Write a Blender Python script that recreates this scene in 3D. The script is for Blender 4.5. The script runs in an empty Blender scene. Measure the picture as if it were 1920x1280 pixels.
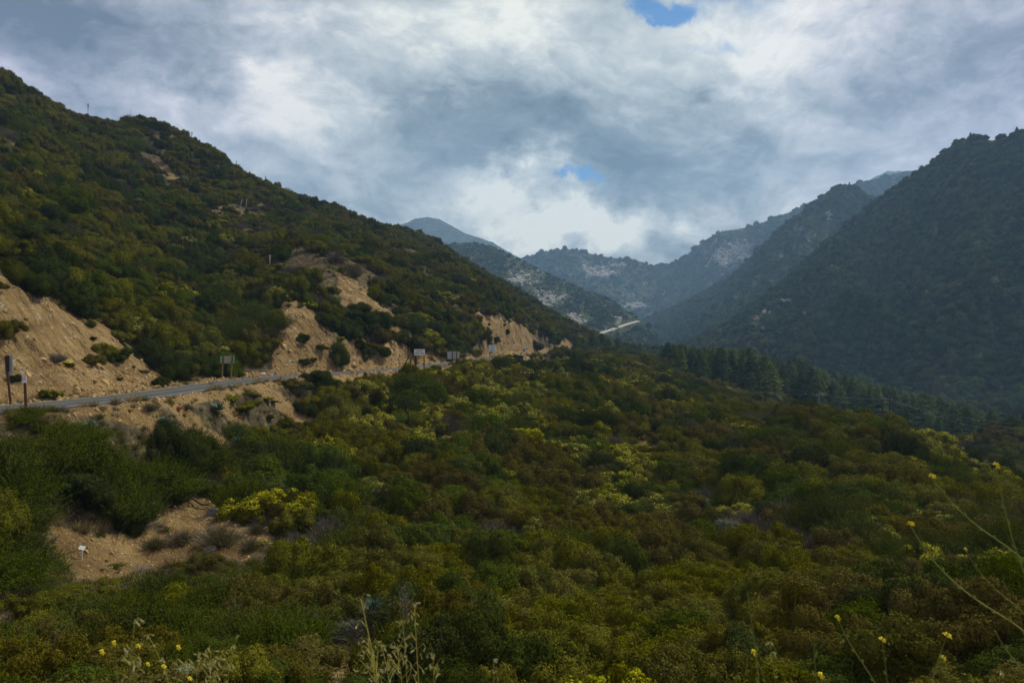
import bpy, math, random
import numpy as np
from mathutils import Vector, Matrix
from mathutils.bvhtree import BVHTree

# ------------------------------------------------------------------ camera
scene = bpy.context.scene
col = scene.collection
F = 1333.333            # focal length in photograph pixels (1920 wide)
CX, CY = 960.0, 640.0
cam_d = bpy.data.cameras.new("camera")
cam_d.sensor_width = 36.0
cam_d.lens = 25.0
cam_d.clip_start = 0.05
cam_d.clip_end = 30000.0
cam_d.dof.use_dof = True
cam_d.dof.focus_distance = 60.0
cam_d.dof.aperture_fstop = 9.0
cam = bpy.data.objects.new("camera", cam_d)
col.objects.link(cam)
cam.location = (0, 0, 0)
cam.rotation_euler = (math.radians(90), 0, 0)
scene.camera = cam

# ------------------------------------------------------------------ exposure
scene.view_settings.view_transform = 'Standard'
scene.view_settings.look = 'None'
scene.view_settings.exposure = 0.0
scene.view_settings.gamma = 1.0
scene.cycles.max_bounces = 6
scene.cycles.diffuse_bounces = 3
scene.cycles.transparent_max_bounces = 4
scene.cycles.volume_bounces = 1
scene.cycles.use_denoising = True
scene.cycles.denoising_prefilter = 'NONE'
scene.cycles.sample_clamp_indirect = 4.0

# ------------------------------------------------------------------ sky
SUN_AZ, SUN_EL = math.radians(46), math.radians(50)
world = bpy.data.worlds.new("World")
scene.world = world
world.use_nodes = True
wt = world.node_tree
wt.nodes.clear()


class NT:
    """small helper to write node maths as code"""
    def __init__(s, tree):
        s.t = tree

    def new(s, typ, **kw):
        n = s.t.nodes.new(typ)
        for k, v in kw.items():
            setattr(n, k, v)
        return n

    def put(s, sock, v):
        if v is None:
            return
        if isinstance(v, bpy.types.NodeSocket):
            s.t.links.new(v, sock)
        else:
            sock.default_value = v

    def m(s, op, a, b=None, c=None, clamp=False):
        n = s.new('ShaderNodeMath', operation=op)
        n.use_clamp = clamp
        s.put(n.inputs[0], a)
        s.put(n.inputs[1], b)
        s.put(n.inputs[2], c)
        return n.outputs[0]

    def v(s, op, a, b=None, scale=None):
        n = s.new('ShaderNodeVectorMath', operation=op)
        s.put(n.inputs[0], a)
        if b is not None:
            s.put(n.inputs[1], b)
        if scale is not None:
            s.put(n.inputs[3], scale)
        return n.outputs[0]

    def xyz(s, a=0.0, b=0.0, c=0.0):
        n = s.new('ShaderNodeCombineXYZ')
        s.put(n.inputs[0], a); s.put(n.inputs[1], b); s.put(n.inputs[2], c)
        return n.outputs[0]

    def sep(s, a):
        n = s.new('ShaderNodeSeparateXYZ')
        s.put(n.inputs[0], a)
        return n.outputs

    def noise(s, vec, scale, detail=4.0, rough=0.5, dist=0.0, lac=2.0, col=False):
        n = s.new('ShaderNodeTexNoise')
        s.put(n.inputs['Vector'], vec)
        s.put(n.inputs['Scale'], scale)
        n.inputs['Detail'].default_value = detail
        n.inputs['Roughness'].default_value = rough
        n.inputs['Lacunarity'].default_value = lac
        n.inputs['Distortion'].default_value = dist
        return n.outputs['Color'] if col else n.outputs['Fac']

    def mix(s, f, a, b):
        n = s.new('ShaderNodeMix', data_type='RGBA')
        s.put(n.inputs[0], f)
        for i, q in ((6, a), (7, b)):
            if isinstance(q, tuple) and len(q) == 3:
                q = (*q, 1.0)
            s.put(n.inputs[i], q)
        return n.outputs[2]

    def ss(s, x, lo, hi):
        n = s.new('ShaderNodeMapRange', interpolation_type='SMOOTHSTEP')
        s.put(n.inputs[0], x); s.put(n.inputs[1], lo); s.put(n.inputs[2], hi)
        n.inputs[3].default_value = 0.0
        n.inputs[4].default_value = 1.0
        return n.outputs[0]

    def ramp(s, x, stops):
        n = s.new('ShaderNodeValToRGB')
        s.put(n.inputs[0], x)
        e = n.color_ramp.elements
        while len(e) < len(stops):
            e.new(0.5)
        for el, (p, c) in zip(e, stops):
            el.position = p
            el.color = (*c, 1.0)
        return n.outputs[0]


W = NT(wt)
gen = wt.nodes.new('ShaderNodeTexCoord').outputs['Generated']
gx, gy, gz = W.sep(gen)
az = W.m('ARCTAN2', gx, gy)
el = W.m('ARCSINE', gz)
# directions projected to a cloud deck: the pattern compresses towards the horizon
deck = W.m('ADD', W.m('ABSOLUTE', gz), 0.42)
cp = W.xyz(W.m('DIVIDE', gx, deck), W.m('DIVIDE', gy, deck), W.m('MULTIPLY', gz, 1.2))
wn = W.noise(cp, 1.3, 5, 0.6, 0, col=True)
warp = W.v('SCALE', W.v('SUBTRACT', wn, (0.5, 0.5, 0.5)), scale=0.45)
cpw = W.v('ADD', cp, warp)
n1 = W.noise(cpw, 2.2, 11, 0.57)
n2 = W.noise(W.v('ADD', cpw, (0.03, 0.0, 0.06)), 2.2, 11, 0.57)
relief = W.m('SUBTRACT', n1, n2)
n3 = W.noise(cpw, 7.0, 9, 0.66)
n4 = W.noise(cpw, 0.9, 3, 0.5)
wn2 = W.noise(gen, 5.0, 7, 0.62, col=True)
wsep = W.sep(wn2)
azw = W.m('ADD', az, W.m('MULTIPLY', W.m('SUBTRACT', wsep[0], 0.5), 0.30))
elw = W.m('ADD', el, W.m('MULTIPLY', W.m('SUBTRACT', wsep[1], 0.5), 0.22))


def px_dir(u, v):
    x, z = (u - CX) / F, (CY - v) / F
    return math.atan2(x, 1.0), math.atan2(z, math.hypot(1.0, x))


def blob(u, v, ru, rv, amp, p=1.0):
    a0, e0 = px_dir(u, v)
    k = math.cos(a0)
    a = W.m('MULTIPLY', W.m('SUBTRACT', azw, a0), F / ru / k)
    e = W.m('MULTIPLY', W.m('SUBTRACT', elw, e0), F / rv)
    d = W.m('ADD', W.m('MULTIPLY', a, a), W.m('MULTIPLY', e, e))
    return W.m('MULTIPLY', W.m('EXPONENT', W.m('MULTIPLY', d, -1.0)), amp)


def total(items):
    r = items[0]
    for q in items[1:]:
        r = W.m('ADD', r, q)
    return r


# where the deck is lighter (thin, lit) and darker (thick): placed by bearing and elevation
shade = total([
    blob(200, 60, 230, 75, -0.40), blob(420, 110, 70, 50, -0.10), blob(40, 30, 110, 120, -0.2),
    blob(720, 100, 420, 75, 0.13), blob(530, 210, 260, 60, 0.20), blob(330, 170, 120, 40, 0.10),
    blob(930, 70, 240, 80, 0.34), blob(1560, 60, 260, 90, 0.34), blob(1330, 150, 110, 45, 0.12),
    blob(840, 270, 150, 95, -0.26), blob(1120, 270, 190, 70, -0.22), blob(650, 370, 170, 60, -0.17),
    blob(1450, 270, 300, 90, -0.14), blob(1790, 120, 170, 110, -0.26), blob(1640, 110, 60, 40, -0.10),
    blob(960, 350, 90, 34, 0.62), blob(1160, 400, 160, 40, 0.58), blob(930, 410, 130, 44, 0.34),
    blob(1280, 350, 120, 30, -0.12), blob(1500, 375, 140, 26, 0.10), blob(1890, 180, 50, 60, 0.14),
    blob(1240, 455, 160, 26, -0.12)])
bl1 = W.m('ABSOLUTE', W.m('SUBTRACT', W.noise(cpw, 4.2, 9, 0.60), 0.5))
bl2 = W.m('ABSOLUTE', W.m('SUBTRACT', W.noise(W.v('ADD', cpw, (0.016, 0.0, 0.032)), 4.2, 9, 0.60), 0.5))
br = W.m('ADD', 0.53, W.m('MULTIPLY', shade, 1.15))
br = W.m('ADD', br, W.m('ADD', W.m('MULTIPLY', W.m('SUBTRACT', bl1, bl2), 0.75), W.m('MULTIPLY', W.m('SUBTRACT', bl1, 0.06), 0.55)))
br = W.m('ADD', br, W.m('MULTIPLY', relief, 1.9))
br = W.m('ADD', br, W.m('MULTIPLY', W.m('SUBTRACT', n1, 0.5), 0.55))
br = W.m('ADD', br, W.m('MULTIPLY', W.m('SUBTRACT', n3, 0.5), 0.42))
cloud = W.ramp(br, [(0.0, (1.0, 1.28, 1.38)), (0.28, (2.35, 2.75, 2.85)), (0.5, (4.15, 4.6, 4.55)),
                    (0.72, (6.5, 6.8, 6.5)), (1.0, (10.6, 10.4, 9.0))])
# the deck's own tint: lavender to the sides, greener in the middle
tint = W.ss(W.m('ABSOLUTE', W.m('SUBTRACT', az, 0.03)), 0.15, 0.75)
cloud = W.mix(tint, W.mix(1.0, cloud, cloud), W.v('MULTIPLY', cloud, (1.12, 0.96, 1.15)))
hole = total([
    blob(1275, 8, 62, 32, 1.0), blob(1365, 92, 50, 24, 0.50), blob(1092, 330, 40, 22, 0.80), blob(835, 55, 22, 38, 0.42),
    blob(1180, 350, 40, 20, 0.30), blob(1430, -30, 90, 60, 0.5)])
hole = W.m('ADD', hole, W.m('MULTIPLY', W.m('SUBTRACT', n3, 0.5), 0.9))
hole = W.m('ADD', hole, W.m('MULTIPLY', W.m('SUBTRACT', n1, 0.5), 0.5))
holef = W.m('MULTIPLY', W.ss(hole, 0.25, 0.85), 0.95)
skyt = wt.nodes.new('ShaderNodeTexSky')
skyt.sky_type = 'NISHITA'
skyt.sun_disc = False
skyt.sun_elevation = SUN_EL
skyt.sun_rotation = SUN_AZ
skyt.dust_density = 0.4
skyt.ozone_density = 2.5
blue = W.v('MULTIPLY', skyt.outputs[0], (0.26, 0.66, 0.98))
skyc = W.mix(holef, cloud, blue)
bg = wt.nodes.new('ShaderNodeBackground')
bg.inputs[1].default_value = 0.1
wt.links.new(skyc, bg.inputs[0])
wo = wt.nodes.new('ShaderNodeOutputWorld')
wt.links.new(bg.outputs[0], wo.inputs[0])

# ------------------------------------------------------------------ sun
sun_d = bpy.data.lights.new("sun", 'SUN')
sun_d.energy = 4.9
sun_d.angle = math.radians(3)
sun_d.color = (1.0, 0.93, 0.80)
sun = bpy.data.objects.new("sun", sun_d)
col.objects.link(sun)
sdir = Vector((math.sin(SUN_AZ) * math.cos(SUN_EL), math.cos(SUN_AZ) * math.cos(SUN_EL), math.sin(SUN_EL)))
sun.rotation_euler = sdir.to_track_quat('Z', 'Y').to_euler()

# ------------------------------------------------------------------ helpers
rng = np.random.default_rng(7)
random.seed(7)


def tag(o, label=None, cat=None, group=None, kind=None):
    if label: o['label'] = label
    if cat: o['category'] = cat
    if group: o['group'] = group
    if kind: o['kind'] = kind
    return o


def pix(u, v, Y):
    """the point seen at photograph pixel u, v and Y metres ahead"""
    return np.array([(u - CX) / F * Y, Y, (CY - v) / F * Y])


def proj(x, y, z):
    y = np.maximum(y, 0.01)
    return CX + x / y * F, CY - z / y * F


def _h(ix, iy, seed):
    h = (ix.astype(np.int64) * 374761393 + iy.astype(np.int64) * 668265263 + seed * 974711) & 0xffffffff
    h = ((h ^ (h >> 13)) * 1274126177) & 0xffffffff
    h = (h ^ (h >> 16)) & 0xffffffff
    return h


def pn(x, y, seed=0):
    x = np.asarray(x, float); y = np.asarray(y, float)
    ix, iy = np.floor(x), np.floor(y)
    fx, fy = x - ix, y - iy
    ux, uy = fx * fx * fx * (fx * (fx * 6 - 15) + 10), fy * fy * fy * (fy * (fy * 6 - 15) + 10)

    def g(dx, dy):
        a = _h(ix + dx, iy + dy, seed) / 4294967296.0 * 2 * math.pi
        return np.cos(a) * (fx - dx) + np.sin(a) * (fy - dy)
    a = g(0, 0) * (1 - ux) + g(1, 0) * ux
    b = g(0, 1) * (1 - ux) + g(1, 1) * ux
    return (a * (1 - uy) + b * uy) * 1.5


def fbm(x, y, octv=4, seed=0, rough=0.5):
    r, a, t = 0.0, 1.0, 0.0
    for i in range(octv):
        r = r + a * pn(x * 2 ** i, y * 2 ** i, seed + i * 17)
        t += a
        a *= rough
    return r / t


def ridged(x, y, octv=4, seed=0):
    r, a, t = 0.0, 1.0, 0.0
    for i in range(octv):
        r = r + a * (1 - 2 * np.abs(pn(x * 2 ** i, y * 2 ** i, seed + i * 31)))
        t += a
        a *= 0.5
    return r / t


def sstep(x, a, b):
    t = np.clip((np.asarray(x, float) - a) / (b - a), 0, 1)
    return t * t * (3 - 2 * t)


def in_poly(u, v, poly):
    r = np.zeros(u.shape, bool)
    n = len(poly)
    for i in range(n):
        x1, y1 = poly[i]; x2, y2 = poly[(i + 1) % n]
        if y1 == y2:
            continue
        c = ((y1 > v) != (y2 > v)) & (u < (x2 - x1) * (v - y1) / (y2 - y1) + x1)
        r ^= c
    return r


def mesh_np(name, verts, faces, smooth=True, mats=(), mat_idx=None, attrs=None):
    """verts (n,3), faces (m,3) or (m,4) arrays"""
    me = bpy.data.meshes.new(name)
    verts = np.asarray(verts, np.float32); faces = np.asarray(faces, np.int32)
    k = faces.shape[1]
    me.vertices.add(len(verts)); me.vertices.foreach_set('co', verts.ravel())
    me.loops.add(faces.size); me.loops.foreach_set('vertex_index', faces.ravel())
    me.polygons.add(len(faces))
    me.polygons.foreach_set('loop_start', np.arange(0, faces.size, k, dtype=np.int32))
    me.polygons.foreach_set('use_smooth', np.full(len(faces), smooth))
    for m in mats:
        me.materials.append(m)
    if mat_idx is not None:
        me.polygons.foreach_set('material_index', np.asarray(mat_idx, np.int32))
    for an, av in (attrs or {}).items():
        a = me.attributes.new(an, 'FLOAT', 'POINT')
        a.data.foreach_set('value', np.asarray(av, np.float32).ravel())
    me.update(calc_edges=True)
    return me


def link(name, me, parent=None):
    o = bpy.data.objects.new(name, me)
    col.objects.link(o)
    if parent is not None:
        o.parent = parent
    return o


class MB:
    """collects boxes, tubes and polygons and links them as one mesh"""
    def __init__(s):
        s.v, s.f, s.mi = [], [], []

    def add(s, vs, fs, mi=0):
        b = len(s.v)
        s.v += [tuple(q) for q in vs]
        s.f += [[b + i for i in q] for q in fs]
        s.mi += [mi] * len(fs)
        return s

    def box(s, c, size, rot=None, mi=0):
        c = Vector(c); hx, hy, hz = size[0] / 2, size[1] / 2, size[2] / 2
        M = rot or Matrix.Identity(3)
        e = min(hx, hy, hz) * 0.25
        vs = []
        for sz in (-1, 1):       # chamfered long edges
            for (a, b) in ((-hx + e, -hy), (hx - e, -hy), (hx, -hy + e), (hx, hy - e), (hx - e, hy), (-hx + e, hy), (-hx, hy - e), (-hx, -hy + e)):
                vs.append(c + M @ Vector((a, b, sz * hz)))
        fs = [list(range(7, -1, -1)), list(range(8, 16))]
        for i in range(8):
            j = (i + 1) % 8
            fs.append([i, j, 8 + j, 8 + i])
        return s.add(vs, fs, mi)

    def tube(s, pts, rad, n=8, mi=0, cap=True):
        pts = [Vector(p) for p in pts]
        rs = rad if isinstance(rad, (list, tuple)) else [rad] * len(pts)
        vs, fs = [], []
        up = Vector((0.13, 0.31, 0.94))
        for i, p in enumerate(pts):
            d = (pts[min(i + 1, len(pts) - 1)] - pts[max(i - 1, 0)]).normalized()
            a = d.cross(up)
            if a.length < 0.05:
                a = d.cross(Vector((1, 0, 0)))
            a.normalize(); b = d.cross(a)
            for k in range(n):
                t = 2 * math.pi * k / n
                vs.append(p + (a * math.cos(t) + b * math.sin(t)) * rs[i])
        for i in range(len(pts) - 1):
            for k in range(n):
                l = (k + 1) % n
                fs.append([i * n + k, i * n + l, (i + 1) * n + l, (i + 1) * n + k])
        if cap:
            fs.append(list(range(n - 1, -1, -1)))
            fs.append([(len(pts) - 1) * n + k for k in range(n)])
        return s.add(vs, fs, mi)

    def build(s, name, mats, parent=None, smooth=False, origin=None):
        me = bpy.data.meshes.new(name)
        o0 = Vector(origin) if origin is not None else Vector((0, 0, 0))
        me.from_pydata([Vector(v) - o0 for v in s.v], [], s.f)
        for m in (mats if isinstance(mats, (list, tuple)) else [mats]):
            me.materials.append(m)
        me.polygons.foreach_set('material_index', s.mi)
        if smooth:
            me.polygons.foreach_set('use_smooth', [True] * len(s.f))
        me.update()
        o = link(name, me, parent)
        if origin is not None:
            o.location = o0
        return o


# ------------------------------------------------------------------ terrain height
CT = []     # control points: X, Y, Z


def C(u, v, Y):
    CT.append(pix(u, v, Y))


# the road: centre line and level
ROAD = [(-62, -18, -4.6), (-50, 2, -4.4), (-42.5, 20, -4.3), (-37.5, 34, -4.3)]
for (u, v, Y) in [(0, 766, 47), (120, 755, 52), (230, 744, 59), (330, 731, 69), (425, 717, 82), (510, 707.5, 94),
                  (600, 701, 105), (700, 694, 118), (775, 689, 128), (850, 680, 152), (923, 671, 190),
                  (1000, 664, 255), (1080, 659, 340), (1140, 656, 430), (1165, 655, 500)]:
    ROAD.append(tuple(pix(u, v, Y)))
ROAD += [(100, 560, -6), (150, 640, -10)]
ROAD = np.array(ROAD)


def resample(P, step):
    P = np.asarray(P, float)
    # Catmull-Rom through the points
    Q = np.vstack([2 * P[0] - P[1], P, 2 * P[-1] - P[-2]])
    out = []
    for i in range(1, len(Q) - 2):
        n = max(2, int(np.linalg.norm(Q[i + 1] - Q[i]) / step))
        for k in range(n):
            t = k / n
            out.append(0.5 * ((2 * Q[i]) + (-Q[i - 1] + Q[i + 1]) * t + (2 * Q[i - 1] - 5 * Q[i] + 4 * Q[i + 1] - Q[i + 2]) * t * t
                              + (-Q[i - 1] + 3 * Q[i] - 3 * Q[i + 1] + Q[i + 2]) * t ** 3))
    out.append(P[-1])
    return np.array(out)




def smooth_path(P, step, k=3, passes=4):
    """even steps along straight runs, then rounded off"""
    P = np.asarray(P, float)
    s = np.concatenate([[0], np.cumsum(np.linalg.norm(np.diff(P, axis=0), axis=1))])
    n = max(4, int(s[-1] / step))
    t = np.linspace(0, s[-1], n)
    Q = np.stack([np.interp(t, s, P[:, j]) for j in range(3)], 1)
    for _ in range(passes):
        pad = np.vstack([np.repeat(Q[:1], k, 0), Q, np.repeat(Q[-1:], k, 0)])
        R = sum(pad[i:i + n] for i in range(2 * k + 1)) / (2 * k + 1)
        R[0], R[-1] = Q[0], Q[-1]
        Q = R
    return Q


ROADC = resample(ROAD, 2.5)
for i in range(0, len(ROADC), 5):
    CT.append(ROADC[i])
# under and round the camera
for p in [(0, 0, -1.62), (-8, 0, -1.7), (8, 0, -1.7), (0, -12, -1.4), (-14, -10, -2), (16, -12, -3), (0, 2.2, -2.6), (-5, 4, -4.6), (5, 4, -4.4),
          (0, 7, -6.2), (-9, 9, -7), (9, 9, -7.4), (22, -5, -8), (30, 10, -14), (-24, 2, -5.2), (-26, 18, -7.0), (45, -10, -16), (60, 20, -22), (100, 40, -34), (100, -10, -30)]:
    CT.append(np.array(p, float))
for u, v, Y in [
    # bottom of the frame and below
    (0, 1330, 17), (480, 1330, 17.5), (960, 1330, 21), (1440, 1330, 20), (1920, 1330, 16), (-400, 1250, 17), (2350, 1330, 18),
    (0, 1180, 27), (250, 1180, 29), (480, 1180, 28), (720, 1180, 30), (960, 1180, 33), (1440, 1190, 30), (1700, 1170, 29), (1900, 1180, 25),
    # bank on the left
    (-60, 820, 42), (60, 830, 43), (200, 815, 49), (330, 790, 60), (450, 775, 73), (-60, 930, 37), (100, 930, 41), (60, 1090, 34),
    (250, 900, 49), (400, 860, 60), (350, 945, 50), (500, 830, 74), (560, 795, 84), (640, 760, 92), (250, 1020, 43), (400, 1030, 43), (130, 1040, 38), (250, 1090, 37), (400, 975, 48),
    # middle slope
    (600, 860, 72), (600, 950, 58), (600, 1040, 45), (700, 965, 57), (700, 830, 82), (700, 745, 103), (800, 740, 113), (800, 900, 70), (800, 1080, 42),
    (960, 699, 160), (900, 708, 140), (840, 712, 128), (960, 768, 112), (960, 850, 84), (960, 950, 64), (960, 1080, 44),
    (1060, 680, 240), (1060, 709, 180), (1120, 760, 130), (1120, 850, 92), (1120, 1000, 60), (1200, 732, 180), (1200, 835, 98), (1200, 950, 70), (1200, 1100, 42),
    (1300, 777, 145), (1400, 796, 131), (1500, 806, 122), (1600, 817, 114), (1690, 833, 106), (1750, 866, 94), (1800, 906, 83), (1850, 943, 75), (1920, 988, 66), (2050, 1055, 56),
    (1350, 850, 98), (1500, 870, 88), (1650, 900, 78), (1350, 960, 66), (1500, 980, 61), (1700, 1010, 54), (1850, 1050, 46), (1350, 1080, 44), (1550, 1080, 42),
    # beyond the brow: down into the ravine and the valley floor
    (1150, 668, 330), (1170, 664, 420), (1230, 690, 280), (1260, 716, 240), (1320, 741, 222), (1400, 762, 215), (1500, 800, 200), (1600, 835, 182), (1700, 880, 160), (1800, 930, 140), (1900, 1000, 116), (2050, 1060, 100),
    (1300, 703, 300), (1300, 690, 400), (1480, 770, 262), (1480, 738, 335), (1480, 722, 400), (1650, 826, 240), (1650, 786, 310), (1650, 754, 400),
    (1790, 850, 190), (1850, 822, 195), (1930, 803, 195), (2060, 770, 200), (2200, 720, 200), (1850, 850, 250), (1950, 840, 290), (1800, 812, 300), (1800, 772, 400), (2150, 830, 300), (2150, 780, 420), (2500, 850, 180),
    # left hill: toe of the cuts, tops of the cuts, slope, ridge
    (-60, 752, 53), (60, 747, 56), (200, 735, 66), (330, 722, 75),
    (-60, 500, 63), (0, 520, 66), (100, 570, 77), (160, 600, 81), (225, 640, 86), (290, 685, 87),
    (380, 702, 92), (425, 708, 93), (470, 702, 99), (400, 650, 106), (460, 640, 110), (425, 600, 121), (425, 500, 160), (425, 400, 215),
    (515, 700, 100), (600, 694, 110), (700, 687, 124), (790, 682, 138),
    (530, 615, 110), (545, 560, 125), (590, 590, 122), (600, 640, 114), (640, 518, 150), (690, 565, 146), (700, 625, 134), (745, 620, 145), (800, 660, 149),
    (600, 500, 150), (680, 500, 165), (740, 560, 165), (830, 668, 160), (850, 640, 180), (820, 600, 185), (870, 600, 205),
    (895, 666, 182), (960, 660, 225), (1025, 656, 275), (890, 575, 222), (930, 590, 238), (990, 628, 265), (1025, 645, 295),
    (930, 550, 265), (1000, 600, 300), (1050, 652, 335), (1055, 632, 350), (1085, 650, 380), (1100, 640, 420),
    (0, 430, 88), (0, 300, 142), (0, 215, 185), (120, 480, 98), (230, 540, 108), (230, 450, 135), (230, 340, 190), (300, 600, 103), (340, 660, 98),
    (500, 520, 145), (520, 450, 195), (400, 330, 255), (640, 450, 215), (640, 410, 300), (760, 500, 230), (800, 530, 235), (800, 480, 330), (950, 560, 340), (900, 530, 350), (1050, 610, 420),
    (-400, 745, 42), (-400, 450, 80), (-400, 250, 140), (-1200, 700, 40), (-1200, 500, 60), (-1200, 200, 110), (-2600, 300, 60),
]:
    C(u, v, Y)
# skyline of the left hill (ground a little under the brush tops) and its far side
SKY = [(-1200, -90, 180), (-400, 70, 225), (-150, 118, 220), (0, 154, 220), (60, 182, 224), (120, 212, 228), (180, 238, 232), (222, 256, 236), (250, 232, 262), (285, 237, 266), (340, 268, 275),
       (385, 290, 285), (440, 320, 300), (500, 354, 320), (560, 378, 345), (620, 400, 370), (690, 415, 400), (740, 428, 425), (800, 449, 445),
       (860, 484, 460), (930, 524, 475), (1000, 566, 490), (1060, 600, 505), (1120, 632, 520)]
for u, v, Y in SKY:
    C(u, v, Y)
    C(u, v + 40, Y * 1.22)
for p in [(60, 640, -18), (0, 760, -10), (-200, 760, 20), (250, 620, -38), (450, 560, -38), (150, 800, -30), (700, 400, -30), (300, 150, -34), (300, 30, -36), (500, 150, -34)]:
    CT.append(np.array(p, float))
CT = np.array(CT)


def warpc(x, y):
    yy = np.maximum(y, -20.0) + 25.0
    return np.stack([1.5 * x / yy, np.log(yy)], -1)


_cp = warpc(CT[:, 0], CT[:, 1])
_cw = CT[:, 2] / (np.maximum(CT[:, 1], -20) + 25)


def _k(r2):
    return 0.5 * r2 * np.log(np.maximum(r2, 1e-12))


_n = len(CT)
_A = np.zeros((_n + 3, _n + 3))
_d = ((_cp[:, None] - _cp[None]) ** 2).sum(-1)
_A[:_n, :_n] = _k(_d) + np.eye(_n) * 2e-5
_A[:_n, _n] = 1; _A[:_n, _n + 1:] = _cp
_A[_n, :_n] = 1; _A[_n + 1:, :_n] = _cp.T
_wts = np.linalg.solve(_A, np.concatenate([_cw, np.zeros(3)]))


def tps(x, y):
    sh = x.shape
    q = warpc(x.ravel(), y.ravel())
    out = np.empty(len(q))
    for i in range(0, len(q), 20000):
        b = q[i:i + 20000]
        d = ((b[:, None] - _cp[None]) ** 2).sum(-1)
        out[i:i + 20000] = _k(d) @ _wts[:_n] + _wts[_n] + b @ _wts[_n + 1:]
    return (out * (np.maximum(y.ravel(), -20) + 25)).reshape(sh)


def road_near(x, y):
    """distance to the road's centre line, its level there and the side"""
    sh = x.shape
    x = x.ravel(); y = y.ravel()
    A = ROADC[:-1]; B = ROADC[1:]
    best = np.full(len(x), 1e9); lev = np.zeros(len(x))
    for i in range(0, len(x), 20000):
        px_, py_ = x[i:i + 20000, None], y[i:i + 20000, None]
        dx, dy = (B - A)[None, :, 0], (B - A)[None, :, 1]
        t = np.clip(((px_ - A[None, :, 0]) * dx + (py_ - A[None, :, 1]) * dy) / (dx * dx + dy * dy), 0, 1)
        d = np.hypot(px_ - A[None, :, 0] - t * dx, py_ - A[None, :, 1] - t * dy)
        j = d.argmin(1); r = np.arange(len(j))
        best[i:i + 20000] = d[r, j]
        lev[i:i + 20000] = A[j, 2] + t[r, j] * (B - A)[j, 2]
    return best.reshape(sh), lev.reshape(sh)


# bare ground in the photograph, as outlines seen from the camera with a range of distance
BARE = [
    ([(-80, 470), (0, 520), (70, 560), (130, 583), (190, 607), (235, 648), (285, 690), (338, 722), (335, 735), (0, 775), (-80, 785)], 40, 100, 1.0),
    ([(508, 712), (512, 640), (540, 555), (582, 578), (614, 598), (622, 634), (652, 642), (676, 628), (692, 648), (722, 650), (736, 632), (697, 592), (662, 576), (640, 592), (628, 512), (660, 522), (700, 560), (735, 598), (775, 640), (812, 668), (800, 700)], 88, 160, 1.0),
    ([(893, 680), (905, 640), (884, 575), (905, 590), (945, 600), (985, 618), (1030, 662)], 165, 310, 1.0),
    ([(1035, 662), (1050, 634), (1070, 640), (1092, 662)], 300, 420, 1.0),
    ([(130, 772), (340, 738), (448, 730), (448, 742), (330, 757), (250, 765), (180, 780), (120, 786)], 46, 90, 1.0),
    ([(190, 775), (262, 766), (310, 785), (350, 803), (330, 816), (270, 806), (215, 792)], 46, 84, 1.0),
    ([(322, 757), (352, 760), (388, 798), (442, 831), (412, 839), (360, 803), (330, 780)], 46, 84, 1.0),
    ([(300, 800), (350, 820), (385, 850), (412, 882), (385, 873), (350, 846), (305, 814)], 46, 84, 1.0),
    ([(400, 742), (432, 748), (464, 796), (440, 792), (405, 765)], 46, 90, 1.0),
    ([(478, 728), (520, 732), (560, 765), (590, 795), (560, 793), (505, 755)], 66, 96, 1.0),
    ([(560, 722), (640, 705), (700, 700), (780, 692), (770, 702), (640, 722), (590, 730)], 88, 128, 0.8),
    ([(95, 985), (190, 1005), (285, 990), (344, 1025), (300, 975), (290, 955), (340, 950), (371, 930), (420, 950), (480, 985), (520, 1010), (500, 1030), (455, 1050), (400, 1052), (330, 1062), (240, 1080), (190, 1095), (120, 1075)], 34, 56, 1.0),
    ([(680, 975), (700, 950), (705, 925), (722, 950), (722, 968), (700, 985)], 50, 66, 1.0),
    ([(1190, 858), (1196, 825), (1210, 806), (1232, 798), (1232, 806), (1214, 820), (1208, 840), (1200, 856)], 84, 120, 1.0),
    ([(600, 1250), (612, 1205), (640, 1200), (668, 1225), (680, 1262), (660, 1300), (600, 1300)], 14, 34, 0.8),
    ([(1325, 1150), (1370, 1140), (1410, 1155), (1400, 1185), (1340, 1180)], 28, 46, 0.35),
    ([(330, 722), (480, 700), (512, 690), (512, 708), (340, 735)], 80, 102, 0.7),
    ([(820, 690), (880, 672), (960, 660), (1000, 660), (940, 685), (880, 690)], 130, 240, 0.7),
    ([(1270, 696), (1300, 690), (1345, 712), (1420, 742), (1520, 775), (1600, 795), (1590, 802), (1450, 765), (1350, 728), (1290, 712)], 200, 330, 0.7),
    ([(20, 430), (60, 425), (130, 455), (100, 475), (150, 500), (90, 505), (30, 470)], 70, 130, 0.45),
    ([(280, 300), (320, 312), (345, 345), (320, 345), (290, 325)], 190, 290, 0.5),
    ([(370, 395), (420, 385), (480, 400), (440, 415), (380, 410)], 190, 300, 0.4),
    ([(620, 440), (655, 455), (668, 475), (640, 470)], 170, 300, 0.6),
]


def bare(x, y, z):
    u, v = proj(x, y, z)
    q = np.maximum(y, 10)
    j = fbm(x / q * 34, z / q * 46, 4, 91) * 16
    k = fbm(x / q * 34 + 50, z / q * 46, 4, 92) * 9
    r = np.zeros(x.shape)
    for poly, y0, y1, s in BARE:
        mk = in_poly(u + j, v + k, poly) & (y > y0) & (y < y1)
        r = np.maximum(r, mk * s)
    return r


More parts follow.
